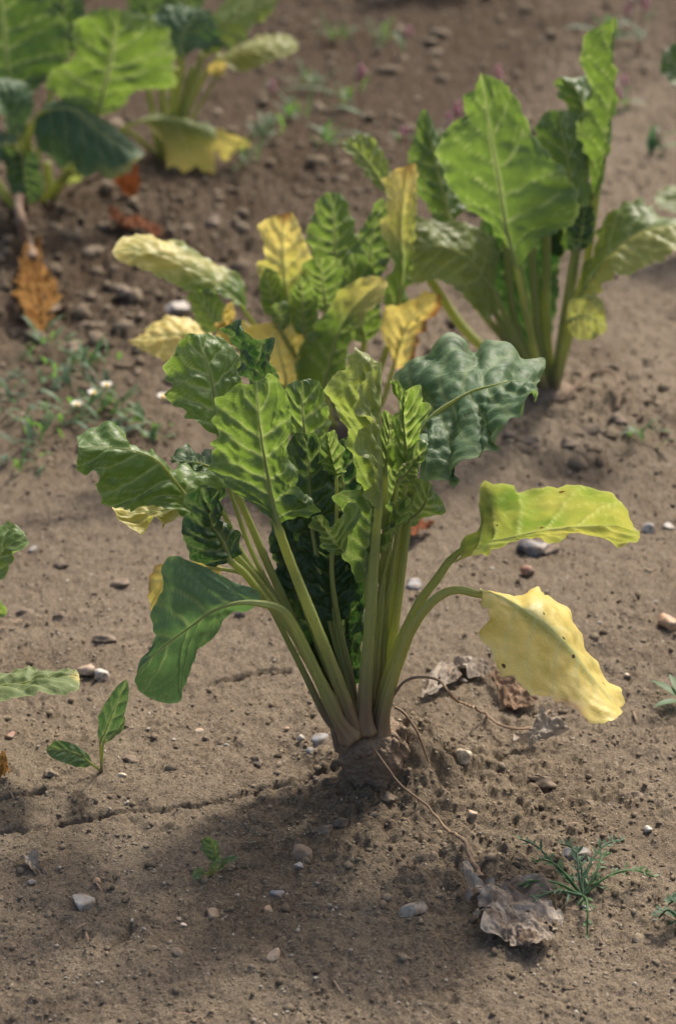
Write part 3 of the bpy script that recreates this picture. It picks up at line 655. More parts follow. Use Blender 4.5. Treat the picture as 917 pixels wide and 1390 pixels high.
# right-hand pair
leaf(front, Y1, ZD, [(250, 318), (330, 268), (430, 243), (560, 217), (700, 206), (780, 208), (808, 228)],
     [(262, 292), (300, 232), (325, 172), (345, 92), (372, 106), (430, 84), (442, 100), (520, 86), (560, 80), (632, 64), (702, 86), (742, 112), (772, 152), (786, 182), (804, 212)],
     [(300, 288), (400, 256), (500, 240), (570, 246), (622, 236), (662, 250), (702, 256), (790, 258), (806, 242)],
     c=(512, 990, -.004), pet=[(62, 640), (140, 455), (205, 362)], d=(-.015, -.03), dl=-.03, dr=.008, w=(30, 15), tone=.26, yel=lambda t, a, n, s: np.clip(.06 + .28 * t + .28 * n, 0, .45), mside=-1, ruf=.8, kr=8, seed=36, bl=.8, spot=1., scal=.035,
     label='yellow-green leaf stretched out sideways')
leaf(front, Y1, ZD, [(330, 398), (375, 415), (440, 450), (520, 502), (600, 582), (680, 685), (752, 768)],
     [(345, 388), (440, 390), (488, 364), (540, 380), (592, 440), (632, 492), (642, 545), (682, 600), (692, 642), (715, 672), (748, 705), (758, 745)],
     [(350, 405), (376, 442), (366, 490), (355, 540), (370, 590), (386, 640), (450, 682), (500, 722), (560, 752), (602, 772), (680, 786), (735, 784)],
     c=(520, 995, -.012), pet=[(48, 740), (85, 620), (130, 510), (190, 432), (255, 398)], d=(-.03, -.075), dl=.05, dr=-.035, w=(32, 14), tone=0., yel=lambda t, a, n, s: np.clip(np.minimum(1, .2 + 7 * t + .1 * n) - 2.6 * np.clip(.36 - a - .28 * t, 0, 1), 0, 1),
     brown=lambda t, a, n, s: np.clip(np.exp(-((t - .70) / .07) ** 2) * np.clip((a - .70) * 4 + n * .8, 0, 1) * (s > 0) * .9 + .55 * np.clip((a - .94) * 18, 0, 1) * np.clip(.5 + n * 1.5, 0, 1), 0, .85), cup=-.05, ruf=1.1, kr=9, seed=37, bl=.7, spot=1., pyel=.25, ptone=.1, vs=-1.8, mside=-1,
     label='drooping pale yellow leaf with a brown patch on its margin')

front_on = False
def dead_leaf(plant, Y, Z, M, L, R, mat, stalk=None, d=(0, 0), dl=0., dr=0., seed=1, crumple=1., label=None, rows=50, cols=14, name='dead_leaf', cat=None, group=None, wst=(5, 7)):
    o = leaf(plant, Y, Z, M, L, R, d=d, dl=dl, dr=dr, seed=seed, crumple=crumple, ruf=.8, bl=.6, mat=mat, midrib=False, rows=rows * 2, cols=cols * 2, name=name, label=label, scal=.22, sf=.55, holes=1., nlat=3)
    if cat: tag(o, label, cat, group)
    if stalk is not None:
        link('dry_stalk', tube(stalk, np.array(wst) * scale_at(stalk[0]) * .5, STALK, 10, .08, 70, None, .9, .002, seed), o)
    return o
def soilpt(px, py, up=.0):
    p = gnd(px, py); p[2] = gz(p[0], p[1]) + up
    return p
def soil_leaf(plant, pts_M, pts_L, pts_R, mat, up=.004, stalk=None, seed=1, crumple=1., label=None, rows=50, cols=14, cat=None, group=None, name='dead_leaf', upe=None, wst=(5, 7)):
    # a withered leaf lying on the soil: every point stands 'up' metres above the ground it lies on
    o_at = globals()['atY']
    def lay(px, py, Y):
        p = gnd(px, py); k = up if upe is None else upe(px, py); q = flat(px, py, p[2] + k); return q
    globals()['atY'] = lay
    try: o = dead_leaf(plant, 0, (0, 0, 1), pts_M, pts_L, pts_R, mat, None, (0, 0), 0, 0, seed, crumple, label, rows, cols, name, cat, group)
    finally: globals()['atY'] = o_at
    if stalk is not None: link('dry_stalk', tube(stalk, np.array(wst) * scale_at(stalk[0]) * .5, STALK, 10, .16, 80, None, .9, .0024, seed), o)
    return o
# withered leaf on a long dry stalk, lying on the soil in front
st = [atY(507, 1016, Y1 - .026), atY(524, 1040, Y1 - .032), atY(546, 1068, Y1 - .036)] + [soilpt(a, b, u) for a, b, u in ((580, 1104, .005), (605, 1135, .006), (628, 1165, .008), (640, 1184, .008), (652, 1204, .008))]
soil_leaf(front, [(636, 1176), (648, 1200), (668, 1222), (690, 1245), (705, 1282)],
          [(632, 1180), (636, 1205), (644, 1228), (650, 1250), (664, 1272), (690, 1284)],
          [(646, 1186), (668, 1200), (705, 1194), (745, 1206), (738, 1228), (762, 1252), (748, 1274), (720, 1284)], DEADG, stalk=st, seed=51, crumple=1.15, rows=70, cols=26, wst=(2.2, 2.6, 3, 3.6, 5, 7),
          upe=lambda x, y: .010 + .006 * math.sin(x * .12) * math.cos(y * .09), label='crumpled grey withered leaf flat on the soil at the end of a long dry stalk')
st = [atY(530, 950, Y1 - .012)] + [atY(a, b, Y1 + dd) for a, b, dd in ((548, 926, -.02), (572, 919, -.025), (597, 925, -.03), (618, 950, -.035))] + [soilpt(a, b, u) for a, b, u in ((650, 980, .012), (676, 999, .008), (700, 1006, .007), (722, 1000, .008))]
soil_leaf(front, [(694, 1006), (715, 1001), (736, 990), (766, 984)], [(702, 998), (722, 990), (732, 964), (744, 976), (760, 970)], [(705, 1010), (728, 1004), (752, 1000), (768, 992)],
          DEADG, stalk=st, seed=52, crumple=.9, rows=40, upe=lambda x, y: .012 + .0004 * max(0, 1000 - y), wst=(4, 3.6, 4, 4), label='small grey withered leaf on an arched brown stalk')
st = [atY(536, 960, Y1 - .015), atY(545, 965, Y1 - .02), atY(556, 978, Y1 - .02), atY(568, 998, Y1 - .02), soilpt(582, 1024, .002)]
link('root_fibre', tube(st, [.0009, .0006], STALK, 8, .1, 40), front)
# ================================================================ second beet (yellowing, just behind)
Y2 = P2[1]
yb = empty('beet_plant', (P2[0], Y2, gz(P2[0], Y2)), 'stunted sugar beet with yellowing leaves and scorched brown tips', 'plant', 'sugar beet plants')
crown(yb, 475, 586, 60, 60, Y2)
C2 = (475, 575, 0.)
kw = dict(rows=56, cols=12, w=(16, 9))
leaf(yb, Y2, ZG, [(380, 400), (330, 345), (250, 290), (150, 245), (42, 245)], [(378, 330), (330, 288), (270, 262), (200, 225), (130, 200), (70, 212)], [(375, 390), (345, 375), (320, 352), (285, 362), (230, 345), (130, 298), (60, 270)],
     c=C2, pet=[(560, 640), (430, 470)], d=(-.02, -.03), dl=.03, dr=-.01, tone=.05, yel=lambda t, a, n, s: np.clip(1.2 * (t - .22) + .35 * n, 0, .8), seed=61, ruf=.6, **kw, label='yellow leaf stretched out sideways')
leaf(yb, Y2, ZG, [(330, 460), (290, 410), (250, 350)], [(280, 445), (240, 400), (230, 352)], [(330, 420), (312, 360), (280, 338)], c=C2, pet=[(580, 660), (420, 540)], d=(-.04, -.04), dl=.01, dr=.01, tone=.1, seed=62, **kw)
leaf(yb, Y2, ZG, [(300, 480), (230, 455), (160, 460), (80, 475)], [(280, 440), (245, 420), (185, 414), (140, 430), (115, 462)], [(290, 500), (240, 520), (190, 526), (130, 502)], c=C2, pet=[(580, 680), (400, 540)], d=(-.03, -.035), dl=.03, dr=-.02, tone=0, yel=1., brown=lambda t, a, n, s: np.clip((t - .85) * 3, 0, .5) + .05, seed=63, ruf=.6, **kw, label='pale yellow low leaf')
leaf(yb, Y2, ZG, [(370, 490), (340, 450), (325, 410), (345, 375)], [(330, 480), (300, 440), (310, 415), (325, 378)], [(390, 470), (362, 430), (372, 395), (362, 378)], c=C2, pet=[(560, 660), (440, 560)], d=(-.05, -.05), dl=-.01, dr=-.012, yel=1, brown=lambda t, a, n, s: np.clip(.5 * (t < .6) + .6 * n, 0, 1), seed=64, ruf=1.5, **kw, label='curled leaf scorched brown')
leaf(yb, Y2, ZG, [(490, 600), (465, 500), (450, 425)], [(410, 575), (375, 490), (368, 430), (400, 424)], [(535, 560), (540, 470), (532, 445), (490, 438)], c=C2, pet=[(580, 680)], d=(-.03, -.04), dl=.01, dr=.008, tone=0, yel=.95, brown=lambda t, a, n, s: np.clip((t - .93) * 8, 0, .6), seed=65, **kw, label='upright yellow leaf')
leaf(yb, Y2, ZG, [(490, 410), (478, 300), (475, 210), (482, 148)], [(440, 395), (408, 285), (432, 258), (410, 185), (440, 155)], [(530, 380), (548, 258), (522, 198), (500, 150)], c=C2, pet=[(600, 660), (520, 500)], d=(.0, .01), dl=-.008, dr=.0, tone=.05, yel=lambda t, a, n, s: np.clip(.15 + 1.6 * (t - .2), 0, .95), brown=lambda t, a, n, s: np.clip((t - .88) * 9 + n * .5, 0, .9) * (t > .7), seed=66, **kw, label='yellow leaf with a scorched brown tip')
leaf(yb, Y2, ZG, [(605, 300), (606, 190), (594, 95)], [(560, 285), (538, 205), (555, 145), (580, 102)], [(640, 275), (666, 212), (650, 142), (620, 102)], c=C2, pet=[(630, 660), (620, 450)], d=(.03, .05), dl=.01, dr=.01, tone=.3, seed=67, **kw)
leaf(yb, Y2, ZG, [(690, 340), (700, 220), (728, 108)], [(650, 310), (638, 262), (665, 205), (690, 150)], [(735, 300), (750, 225), (745, 150)], c=C2, pet=[(650, 660), (680, 480)], d=(.01, .03), dl=.01, dr=-.01, tone=.3, seed=68, **kw)
leaf(yb, Y2, ZG, [(760, 420), (778, 300), (775, 180), (792, 25)], [(730, 400), (748, 265), (722, 190), (736, 120), (724, 72), (758, 40)], [(790, 380), (800, 300), (806, 180), (818, 100), (814, 30)], c=C2, pet=[(660, 680), (715, 560)], d=(.01, .03), dl=-.02, dr=.01, tone=.05, yel=lambda t, a, n, s: np.clip(1.6 * (t - .35) + .2 * n, 0, .9), brown=lambda t, a, n, s: np.clip((t - .86) * 6, 0, .7), seed=69, **kw, label='tall pale leaf with a yellow and brown tip')
leaf(yb, Y2, ZG, [(580, 600), (612, 460), (670, 370), (738, 318)], [(528, 575), (528, 490), (568, 422), (598, 395), (620, 350), (690, 308)], [(640, 560), (662, 475), (702, 412), (742, 350)], c=C2, pet=[(600, 680)], d=(-.05, -.055), dl=.01, dr=-.025, tone=.25, yel=lambda t, a, n, s: np.clip(2.2 * (t - .55) + .15 * n, 0, .8), brown=lambda t, a, n, s: np.clip((t - .97) * 20, 0, .8), seed=70, cup=.25, **kw, label='curved leaf with a yellowing tip')
leaf(yb, Y2, ZG, [(752, 545), (770, 480), (795, 425), (862, 350)], [(742, 505), (724, 445), (738, 392), (785, 365), (830, 352)], [(800, 525), (830, 455), (872, 395), (875, 360)], c=C2, pet=[(650, 700), (720, 640)], d=(-.01, -.02), dl=-.01, dr=.015, tone=0, yel=1., brown=lambda t, a, n, s: np.clip((s > 0) * (a - .55) * 3 + n * .2, 0, 1), under=.0, seed=71, crumple=.4, **kw, label='tan dying leaf with a brown rim')
for i, (M_, L_, R_, dd) in enumerate([([(470, 420), (440, 340), (430, 285)], [(430, 400), (415, 330)], [(485, 390), (470, 310)], -.02), ([(530, 460), (525, 380), (520, 305)], [(500, 440), (492, 350)], [(562, 430), (560, 360), (540, 315)], -.035),
                                      ([(585, 400), (575, 320), (570, 262)], [(540, 380), (522, 300), (535, 268)], [(630, 380), (632, 290), (600, 258)], -.01), ([(470, 450), (465, 410), (460, 375)], [(448, 430), (445, 390)], [(492, 430), (488, 385)], -.04),
                                      ([(680, 480), (660, 340), (650, 250)], [(640, 460), (625, 340), (640, 265)], [(720, 440), (715, 330), (690, 260)], -.005)]):
    leaf(yb, Y2, ZG, M_, L_, R_, c=C2, pet=[(600, 660), (M_[0][0] * .7 + 190, M_[0][1] * .6 + 260)], d=(dd, dd), tone=.12 + .06 * i, seed=80 + i, ruf=.7, **kw)
# ================================================================ third beet (large green, right)
Y3 = P3[1]
gb = empty('beet_plant', (P3[0], Y3, gz(P3[0], Y3)), 'tall green sugar beet with broad upright leaves, standing behind the yellowing beet', 'plant', 'sugar beet plants')
crown(gb, 752, 548, 58, 50, Y3)
C3 = (752, 545, 0.)
kw = dict(rows=60, cols=14, w=(18, 11))
leaf(gb, Y3, ZF, [(330, 580), (295, 440), (262, 285)], [(300, 575), (238, 500), (218, 420), (243, 335), (252, 295)], [(360, 545), (342, 480), (305, 360), (282, 318)], c=C3, pet=[(500, 920), (400, 720)], d=(.03, .06), dl=.01, dr=.02, tone=.55, seed=91, **kw)
leaf(gb, Y3, ZF, [(175, 520), (115, 425), (55, 362)], [(125, 475), (90, 430), (48, 385)], [(168, 470), (166, 430), (140, 380), (100, 350)], c=C3, pet=[(480, 900), (300, 680)], d=(.05, .06), dl=-.01, dr=.01, tone=.25, yel=.1, seed=92, **kw)
leaf(gb, Y3, ZF, [(650, 640), (640, 450), (608, 288)], [(605, 665), (580, 560), (558, 405), (553, 330), (585, 290)], [(695, 570), (692, 430), (680, 340), (640, 290)], c=C3, pet=[(610, 960), (640, 800)], d=(.03, .06), dl=.01, dr=.02, tone=.55, seed=93, **kw)
leaf(gb, Y3, ZF, [(705, 430), (690, 330), (660, 240), (615, 200)], [(670, 420), (650, 330), (620, 250), (602, 215)], [(735, 400), (745, 300), (730, 240), (680, 200)], c=C3, pet=[(610, 980), (680, 700)], d=(.06, .09), dl=.01, dr=.03, tone=.5, seed=94, **kw)
leaf(gb, Y3, ZF, [(712, 510), (740, 350), (750, 200), (752, 45)], [(695, 490), (690, 405), (655, 345), (690, 250), (680, 180), (672, 130), (700, 80)], [(722, 500), (748, 340), (760, 200), (766, 60)], c=C3, pet=[(610, 960), (680, 700)], d=(.02, .05), dl=.02, dr=-.02, tone=.35, seed=95, **kw, label='tall narrow upright leaf')
leaf(gb, Y3, ZF, [(440, 760), (370, 670), (300, 640), (215, 650)], [(450, 640), (380, 588), (300, 580), (232, 574)], [(420, 830), (330, 742), (262, 735), (202, 745)], c=C3, pet=[(540, 960), (480, 840)], d=(.0, -.01), dl=.03, dr=-.01, tone=.45, yel=.12, seed=96, ruf=.4, **kw, label='low pale leaf hanging sideways')
leaf(gb, Y3, ZF, [(555, 930), (525, 760), (500, 600), (520, 480)], [(500, 900), (430, 760), (400, 620), (440, 500)], [(590, 880), (610, 740), (620, 580), (570, 490)], c=C3, pet=[(570, 980)], d=(.03, .045), tone=1., seed=97, **kw)
leaf(gb, Y3, ZF, [(660, 660), (670, 600), (680, 540)], [(635, 650), (630, 590), (650, 545)], [(690, 640), (705, 590), (700, 540)], c=C3, pet=[(600, 980), (640, 800)], d=(.0, .01), tone=.95, seed=98, **kw)
leaf(gb, Y3, ZF, [(500, 700), (474, 600), (457, 490), (436, 370), (420, 270), (407, 190)], [(480, 645), (430, 572), (370, 540), (312, 455), (298, 372), (330, 330), (366, 300), (363, 255), (392, 232)], [(512, 685), (560, 622), (640, 582), (668, 512), (640, 470), (600, 410), (560, 370), (522, 300), (500, 258), (458, 210)],
     c=C3, pet=[(562, 980), (530, 840)], d=(-.045, -.03), dl=.01, dr=.006, tone=lambda t, a, n, s: .34 - .15 * t + .15 * n, under=.12, seed=99, ruf=.7, nlat=6, **kw, label='large triangular leaf held upright')
leaf(gb, Y3, ZF, [(665, 780), (700, 720), (765, 642), (840, 595), (917, 585), (975, 620)], [(672, 700), (695, 610), (720, 558), (782, 513), (842, 528), (892, 558), (940, 575)], [(700, 765), (742, 702), (802, 692), (862, 662), (920, 650), (965, 650)], c=C3, pet=[(610, 980), (640, 860)], d=(-.02, -.03), dl=.04, dr=-.04, tone=lambda t, a, n, s: np.where(s < 0, .4, .2), yel=lambda t, a, n, s: np.where(s > 0, .25, .05), cup=-.15, seed=100, **kw, label='leaf arching outward over the bare soil')
leaf(gb, Y3, ZF, [(632, 840), (665, 825), (700, 830), (736, 862)], [(636, 795), (670, 776), (705, 775), (728, 800)], [(645, 872), (680, 882), (715, 876)], c=C3, pet=[(608, 980), (618, 890)], d=(-.05, -.055), tone=.05, yel=.35, seed=101, w=(10, 6), rows=40, cols=10, label='small round yellow-green leaf')
for i, (a, b, cc, ww) in enumerate([((470, 600), (500, 850), .02, 9), ((535, 560), (556, 850), .01, 10), ((580, 560), (578, 860), .012, 10), ((250, 690), (385, 880), .02, 11), ((655, 640), (615, 900), .0, 10)]):
    p = [atY(*C3[:2], Y3 + cc * .3)] + [atY(ZF[0] + q[0] / ZF[2], ZF[1] + q[1] / ZF[2], Y3 + cc) for q in (b, a)]
    sc = scale_at(p[0]); k = {'yel': lambda t: t * 0, 'brown': lambda t: np.clip(1 - t / .2, 0, 1) * .8, 'tone': lambda t: t * 0 + .5}
    link('petiole', tube(p, np.array([ww * 1.3, ww]) * sc * .5, PET, 12, .05, 40, k), gb)
st = [soilpt(700 + 60, 552, .004), soilpt(775, 546, .012), soilpt(800, 534, .02), soilpt(826, 536, .02), soilpt(838, 548, .008), soilpt(836, 562, .004)]
link('root_fibre', tube(st, [.0016, .0009], STALK, 8, .1, 50), gb)
# ================================================================ beets at the upper left
Y4, Y5 = P4[1], P5[1]
lb = empty('beet_plant', (P4[0], Y4, gz(P4[0], Y4)), 'lush dark green sugar beet with an orange-brown dead leaf hanging below', 'plant', 'sugar beet plants')
crown(lb, 46, 296, 60, 50, Y4)
C4 = (46, 292, 0.)
kw = dict(rows=56, cols=14, w=(17, 10))
leaf(lb, Y4, ZE, [(40, 300), (20, 180), (10, 60), (0, -120)], [(0, 280), (-80, 180), (-90, 60), (-60, -80)], [(110, 260), (190, 190), (200, 90), (150, 0), (90, -90)], c=C4, pet=[(80, 480)], d=(.02, .05), dl=.02, dr=.01, tone=.7, seed=111, **kw)
leaf(lb, Y4, ZE, [(170, 160), (190, 80), (190, 20), (180, -60)], [(130, 140), (120, 60), (140, -20)], [(230, 140), (260, 60), (230, -30)], c=C4, pet=[(110, 480), (150, 280)], d=(.10, .13), tone=.75, seed=112, **kw)
leaf(lb, Y4, ZE, [(285, 345), (310, 260), (330, 170), (350, 28)], [(240, 325), (152, 275), (142, 212), (216, 170), (214, 75), (282, 26)], [(365, 320), (400, 270), (502, 262), (512, 200), (500, 92), (430, 50), (385, 35)], c=C4, pet=[(150, 600), (220, 470)], d=(-.02, .0), dl=-.02, dr=.02, tone=lambda t, a, n, s: .12 + .15 * n, seed=113, ruf=.7, **kw, label='broad bright green leaf lit through from behind')
leaf(lb, Y4, ZE, [(110, 345), (200, 318), (300, 390), (380, 440), (428, 458)], [(130, 318), (190, 300), (250, 318), (335, 368), (405, 425)], [(100, 400), (165, 490), (215, 470), (240, 518), (285, 500), (330, 522), (400, 480)], c=C4, pet=[(95, 560), (85, 420)], d=(-.05, -.07), dl=.03, dr=-.03, tone=.95, yel=lambda t, a, n, s: np.clip((t - .6) * 2, 0, 1) * (s > 0) * (a > .75) * .6, under=.3, seed=114, cup=-.15, ruf=.5, **kw, label='dark blue-green leaf bending over')  # under here paints pale bluish highlights on the fold
leaf(lb, Y4, ZE, [(60, 420), (20, 330), (-20, 270), (-80, 260)], [(95, 320), (85, 250), (40, 232), (-40, 240)], [(30, 380), (0, 330), (-60, 310)], c=C4, pet=[(90, 560)], d=(-.07, -.08), dl=.03, dr=-.03, tone=.8, under=.4, seed=115, ruf=.4, **kw)  # bluish highlight painted into the leaf colour
leaf(lb, Y4, ZE, [(60, 450), (70, 500), (80, 560), (85, 605)], [(15, 440), (20, 520), (40, 580)], [(110, 455), (132, 530), (120, 590)], c=C4, pet=[(70, 560), (40, 470)], d=(-.06, -.07), dl=.0, dr=-.01, tone=.85, seed=116, **kw)
leaf(lb, Y4, ZE, [(30, 440), (0, 430), (-60, 460)], [(60, 420), (0, 405), (-50, 430)], [(50, 470), (0, 480), (-50, 490)], c=C4, pet=[(80, 560)], d=(-.05, -.05), dl=.03, dr=-.02, tone=.9, seed=117, **kw)
leaf(lb, Y4, ZE, [(190, 520), (215, 510), (260, 500)], [(180, 470), (220, 470), (255, 490)], [(180, 540), (220, 545), (255, 520)], c=C4, pet=[(130, 590)], d=(-.02, -.02), tone=.4, yel=.15, seed=118, **kw)
for i, (a, b) in enumerate([((140, 480), (150, 600)), ((20, 330), (60, 520)), ((75, 360), (100, 540)), ((-20, 520), (40, 610))]):
    p = [atY(46, 292, Y4 + .01)] + [atY(q[0] / 2.183, q[1] / 2.183, Y4 + .02 - i * .02) for q in (b, a)]; sc = scale_at(p[0])
    link('petiole', tube(p, np.array([14, 9]) * sc * .5, PET, 12, .05, 36, {'yel': lambda t: t * 0, 'brown': lambda t: np.clip(1 - t / .2, 0, 1) * .8, 'tone': lambda t: t * 0 + .6}), lb)
hd = lambda py, off=.02: flat(40, py)[1] - Y4 - off
st = [atY(40, 285, Y4 - .03), atY(27, 268, Y4 - .12), atY(28, 295, Y4 - .18), atY(38, 330, Y4 + hd(345, .05)), atY(46, 352, Y4 + hd(360, .05))]
dead_leaf(lb, Y4, ZE, [(95, 740, hd(345, .05)), (100, 830, hd(385, .05)), (112, 900, hd(415, .05)), (120, 985, hd(452, .02))], [(72, 690, hd(330, .05)), (50, 860, hd(397, .06)), (65, 905, hd(418, .06)), (85, 960, hd(440, .04))], [(118, 700, hd(330, .04)), (132, 790, hd(365, .05)), (178, 860, hd(397, .05)), (165, 915, hd(420, .05)), (140, 965, hd(442, .03))], DEADO, st, (0, 0), 0, 0, 119, .8, 'orange-brown dead leaf hanging to the soil', wst=(9, 13))
dead_leaf(lb, Y4, ZE, [(-40, 770), (0, 800), (42, 820)], [(-20, 770), (20, 795)], [(-30, 830), (10, 840)], DEADO, [atY(30, 290, Y4 - .02), atY(-10, 330, Y4 - .05), atY(-18, 353, Y4 - .07)], (-.07, -.08), 0, 0, 120, .8, 'small orange dead leaf', rows=24, wst=(6, 6))
dead_leaf(lb, Y4, ZE, [(330, 510), (370, 520), (400, 580)], [(350, 490), (405, 490), (415, 540)], [(340, 540), (380, 585)], m_dead('dead_leaf_red', (.20, .06, .02), (.30, .10, .03), .3), [atY(60, 288, Y4), atY(110, 250, Y4 + .02), atY(152, 234, Y4 + .02)], (.02, .02), 0, 0, 121, .6, 'rust-red dead leaf', rows=24, wst=(6, 6))
hb = empty('beet_plant', (P5[0], Y5, gz(P5[0], Y5)), 'sugar beet with a yellow hanging leaf, beside the lush dark green beet', 'plant', 'sugar beet plants')
crown(hb, 224, 232, 50, 44, Y5)
C5 = (224, 226, 0.)
leaf(hb, Y5, ZE, [(540, 175), (535, 120), (560, 70), (600, 30)], [(470, 130), (450, 60), (490, 20), (550, 10)], [(600, 140), (655, 135), (640, 70), (620, 30)], c=C5, pet=[(500, 400), (530, 260)], d=(-.02, .02), dl=.03, dr=-.0, tone=.8, under=.4, seed=131, bl=1.4, **kw)
leaf(hb, Y5, ZE, [(600, 170), (660, 80), (740, 20), (830, -10)], [(600, 90), (660, 20), (740, -50)], [(660, 150), (730, 120), (740, 80), (800, 45)], c=C5, pet=[(510, 400), (560, 260)], d=(.0, .02), dl=.04, dr=-.02, tone=.25, yel=.1, seed=132, **kw)
leaf(hb, Y5, ZE, [(630, 190), (700, 160), (790, 140), (885, 135)], [(660, 160), (720, 120), (800, 108), (865, 112)], [(660, 200), (740, 210), (800, 190), (870, 160)], c=C5, pet=[(520, 420), (580, 270)], d=(.02, .02), dl=.04, dr=-.02, tone=.3, yel=.3, seed=133, **kw, label='pale leaf stretched out sideways')
leaf(hb, Y5, ZE, [(470, 120), (440, 40), (430, -60)], [(410, 100), (380, 20), (390, -50)], [(520, 80), (510, 0), (480, -60)], c=C5, pet=[(490, 400), (480, 250)], d=(.06, .08), tone=.7, seed=134, **kw)
leaf(hb, Y5, ZE, [(540, 40), (560, -20), (570, -90)], [(500, 20), (500, -50)], [(600, 20), (610, -50)], c=C5, pet=[(500, 400), (530, 200)], d=(.07, .09), tone=.3, seed=135, **kw)
leaf(hb, Y5, ZE, [(400, 365), (470, 352), (560, 365), (640, 410)], [(440, 345), (500, 345), (580, 355), (630, 375)], [(440, 370), (490, 430), (500, 520), (560, 552), (632, 552), (636, 480)], c=C5, pet=[(470, 470), (400, 400), (360, 385)], d=(-.05, -.06), dl=.03, dr=-.01, tone=.1, yel=lambda t, a, n, s: np.clip(.15 + (s > 0) * a * .9, 0, .9), ruf=.4, seed=136, rows=56, cols=14, w=(12, 8), label='limp leaf hanging down, yellow towards its margin')
leaf(hb, Y5, ZE, [(600, 400), (650, 400), (700, 420), (745, 435)], [(640, 382), (690, 395), (735, 415)], [(640, 440), (665, 478), (700, 445)], c=C5, pet=[(500, 470), (560, 410)], d=(-.03, -.03), tone=.1, yel=.8, seed=137, rows=40, cols=10, w=(10, 6), label='small yellow leaf')
leaf(hb, Y5, ZE, [(640, 230), (640, 200), (650, 180)], [(620, 215), (620, 190)], [(665, 215), (670, 185)], c=C5, pet=[(520, 430), (600, 300)], d=(.0, .0), yel=1, brown=.25, seed=138, rows=30, cols=8, w=(8, 5), label='small orange-yellow leaf')
for i, (a, b) in enumerate([((440, 260), (470, 440)), ((480, 250), (485, 420)), ((520, 200), (500, 420)), ((570, 200), (515, 420)), ((600, 160), (530, 400)), ((460, 390), (480, 460))]):
    p = [atY(224, 226, Y5)] + [atY(q[0] / 2.183, q[1] / 2.183, Y5 + .02 - i * .008) for q in (b, a)]; sc = scale_at(p[0])
    link('petiole', tube(p, np.array([12, 8]) * sc * .5, PET, 12, .05, 36, {'yel': lambda t: t * 0 + .15, 'brown': lambda t: np.clip(1 - t / .2, 0, 1) * .8, 'tone': lambda t: t * 0 + .4}), hb)
# ================================================================ beets cut by the frame
Y6 = P6[1]; ZI = (0, 680, 2.207)
sb = empty('beet_plant', (P6[0], Y6, gz(P6[0], Y6)), 'sugar beet beside the small weed seedling, its grey-green leaf rolled and yellow-tipped', 'plant', 'sugar beet plants')
crown(sb, -95, 985, 80, 60, Y6)
C6 = (-95, 960, 0.); kw = dict(rows=60, cols=14, w=(26, 13))
leaf(sb, Y6, ZI, [(-90, 330), (-40, 230), (10, 150), (78, 105)], [(-120, 250), (-90, 150), (-30, 80), (15, 66), (60, 82)], [(-40, 330), (5, 340), (10, 240), (45, 190), (40, 150), (82, 130)], c=C6, pet=[(-180, 520)], d=(-.02, -.02), dl=.02, dr=-.02, tone=.2, seed=141, **kw)
leaf(sb, Y6, ZI, [(-120, 600), (-50, 560), (60, 545), (150, 530), (240, 535)], [(-100, 560), (-20, 520), (75, 478), (110, 492), (220, 497)], [(-80, 620), (0, 600), (90, 578), (210, 555), (235, 545)], c=C6, pet=[(-180, 600)], d=(-.03, -.04), dl=.02, dr=-.03, tone=.35, yel=lambda t, a, n, s: .12 + .8 * np.clip((t - .88) * 9, 0, 1), spot=1., under=.6, cup=-.15, seed=142, ruf=.5, **kw, label='rolled grey-green leaf with a yellow tip')
leaf(sb, Y6, ZI, [(-230, 400), (-260, 250), (-250, 60)], [(-290, 380), (-340, 240), (-300, 100)], [(-180, 380), (-160, 240), (-200, 100)], c=C6, pet=[(-215, 520)], d=(.02, .03), tone=.4, seed=143, **kw)
leaf(sb, Y6, ZI, [(-330, 480), (-430, 420), (-540, 430)], [(-340, 420), (-430, 350), (-520, 390)], [(-330, 520), (-430, 500), (-520, 470)], c=C6, pet=[(-260, 540)], d=(.0, .0), dl=.03, dr=-.03, tone=.5, seed=144, **kw)
Y7 = P7[1]
rb = empty('beet_plant', (P7[0], Y7, gz(P7[0], Y7)), 'sugar beet of which only leaf tips reach over the soil beside the tall green beet', 'plant', 'sugar beet plants')
crown(rb, 1030, 325, 60, 50, Y7)
C7 = (1030, 312, 0.); kw = dict(rows=50, cols=12, w=(17, 10))
leaf(rb, Y7, (0, 0, 1), [(985, 300), (940, 276), (888, 270)], [(970, 275), (930, 258), (895, 258)], [(970, 305), (930, 296), (895, 284)], c=C7, pet=[(1010, 310)], d=(-.03, -.05), dl=.03, dr=-.03, tone=.3, yel=.1, seed=151, **kw)
leaf(rb, Y7, (0, 0, 1), [(980, 170), (945, 110), (897, 72)], [(955, 165), (920, 125), (898, 95)], [(985, 130), (950, 80), (915, 62)], c=C7, pet=[(1010, 260)], d=(.0, .02), dl=-.02, dr=.02, tone=.7, seed=152, **kw)
leaf(rb, Y7, (0, 0, 1), [(1030, 200), (1035, 120), (1030, 40)], [(1000, 180), (990, 100)], [(1070, 180), (1075, 90)], c=C7, pet=[(1030, 270)], d=(.0, .02), tone=.4, seed=153, **kw)
Y8 = P8[1]
tb = empty('beet_plant', (P8[0], Y8, gz(P8[0], Y8)), 'distant sugar beet of which one pale drooping leaf dips low over the dark soil', 'plant', 'sugar beet plants')
crown(tb, 600, -20, 44, 36, Y8)
C8 = (600, -30, 0.); kw = dict(rows=40, cols=10, w=(13, 8))
leaf(tb, Y8, (0, 0, 1), [(610, -55), (620, -40), (622, -10), (620, 24)], [(598, -40), (602, -10), (606, 14)], [(632, -40), (640, -10), (634, 14)], c=C8, pet=[(602, -60)], d=(-.05, -.06), tone=.25, seed=161, **kw)
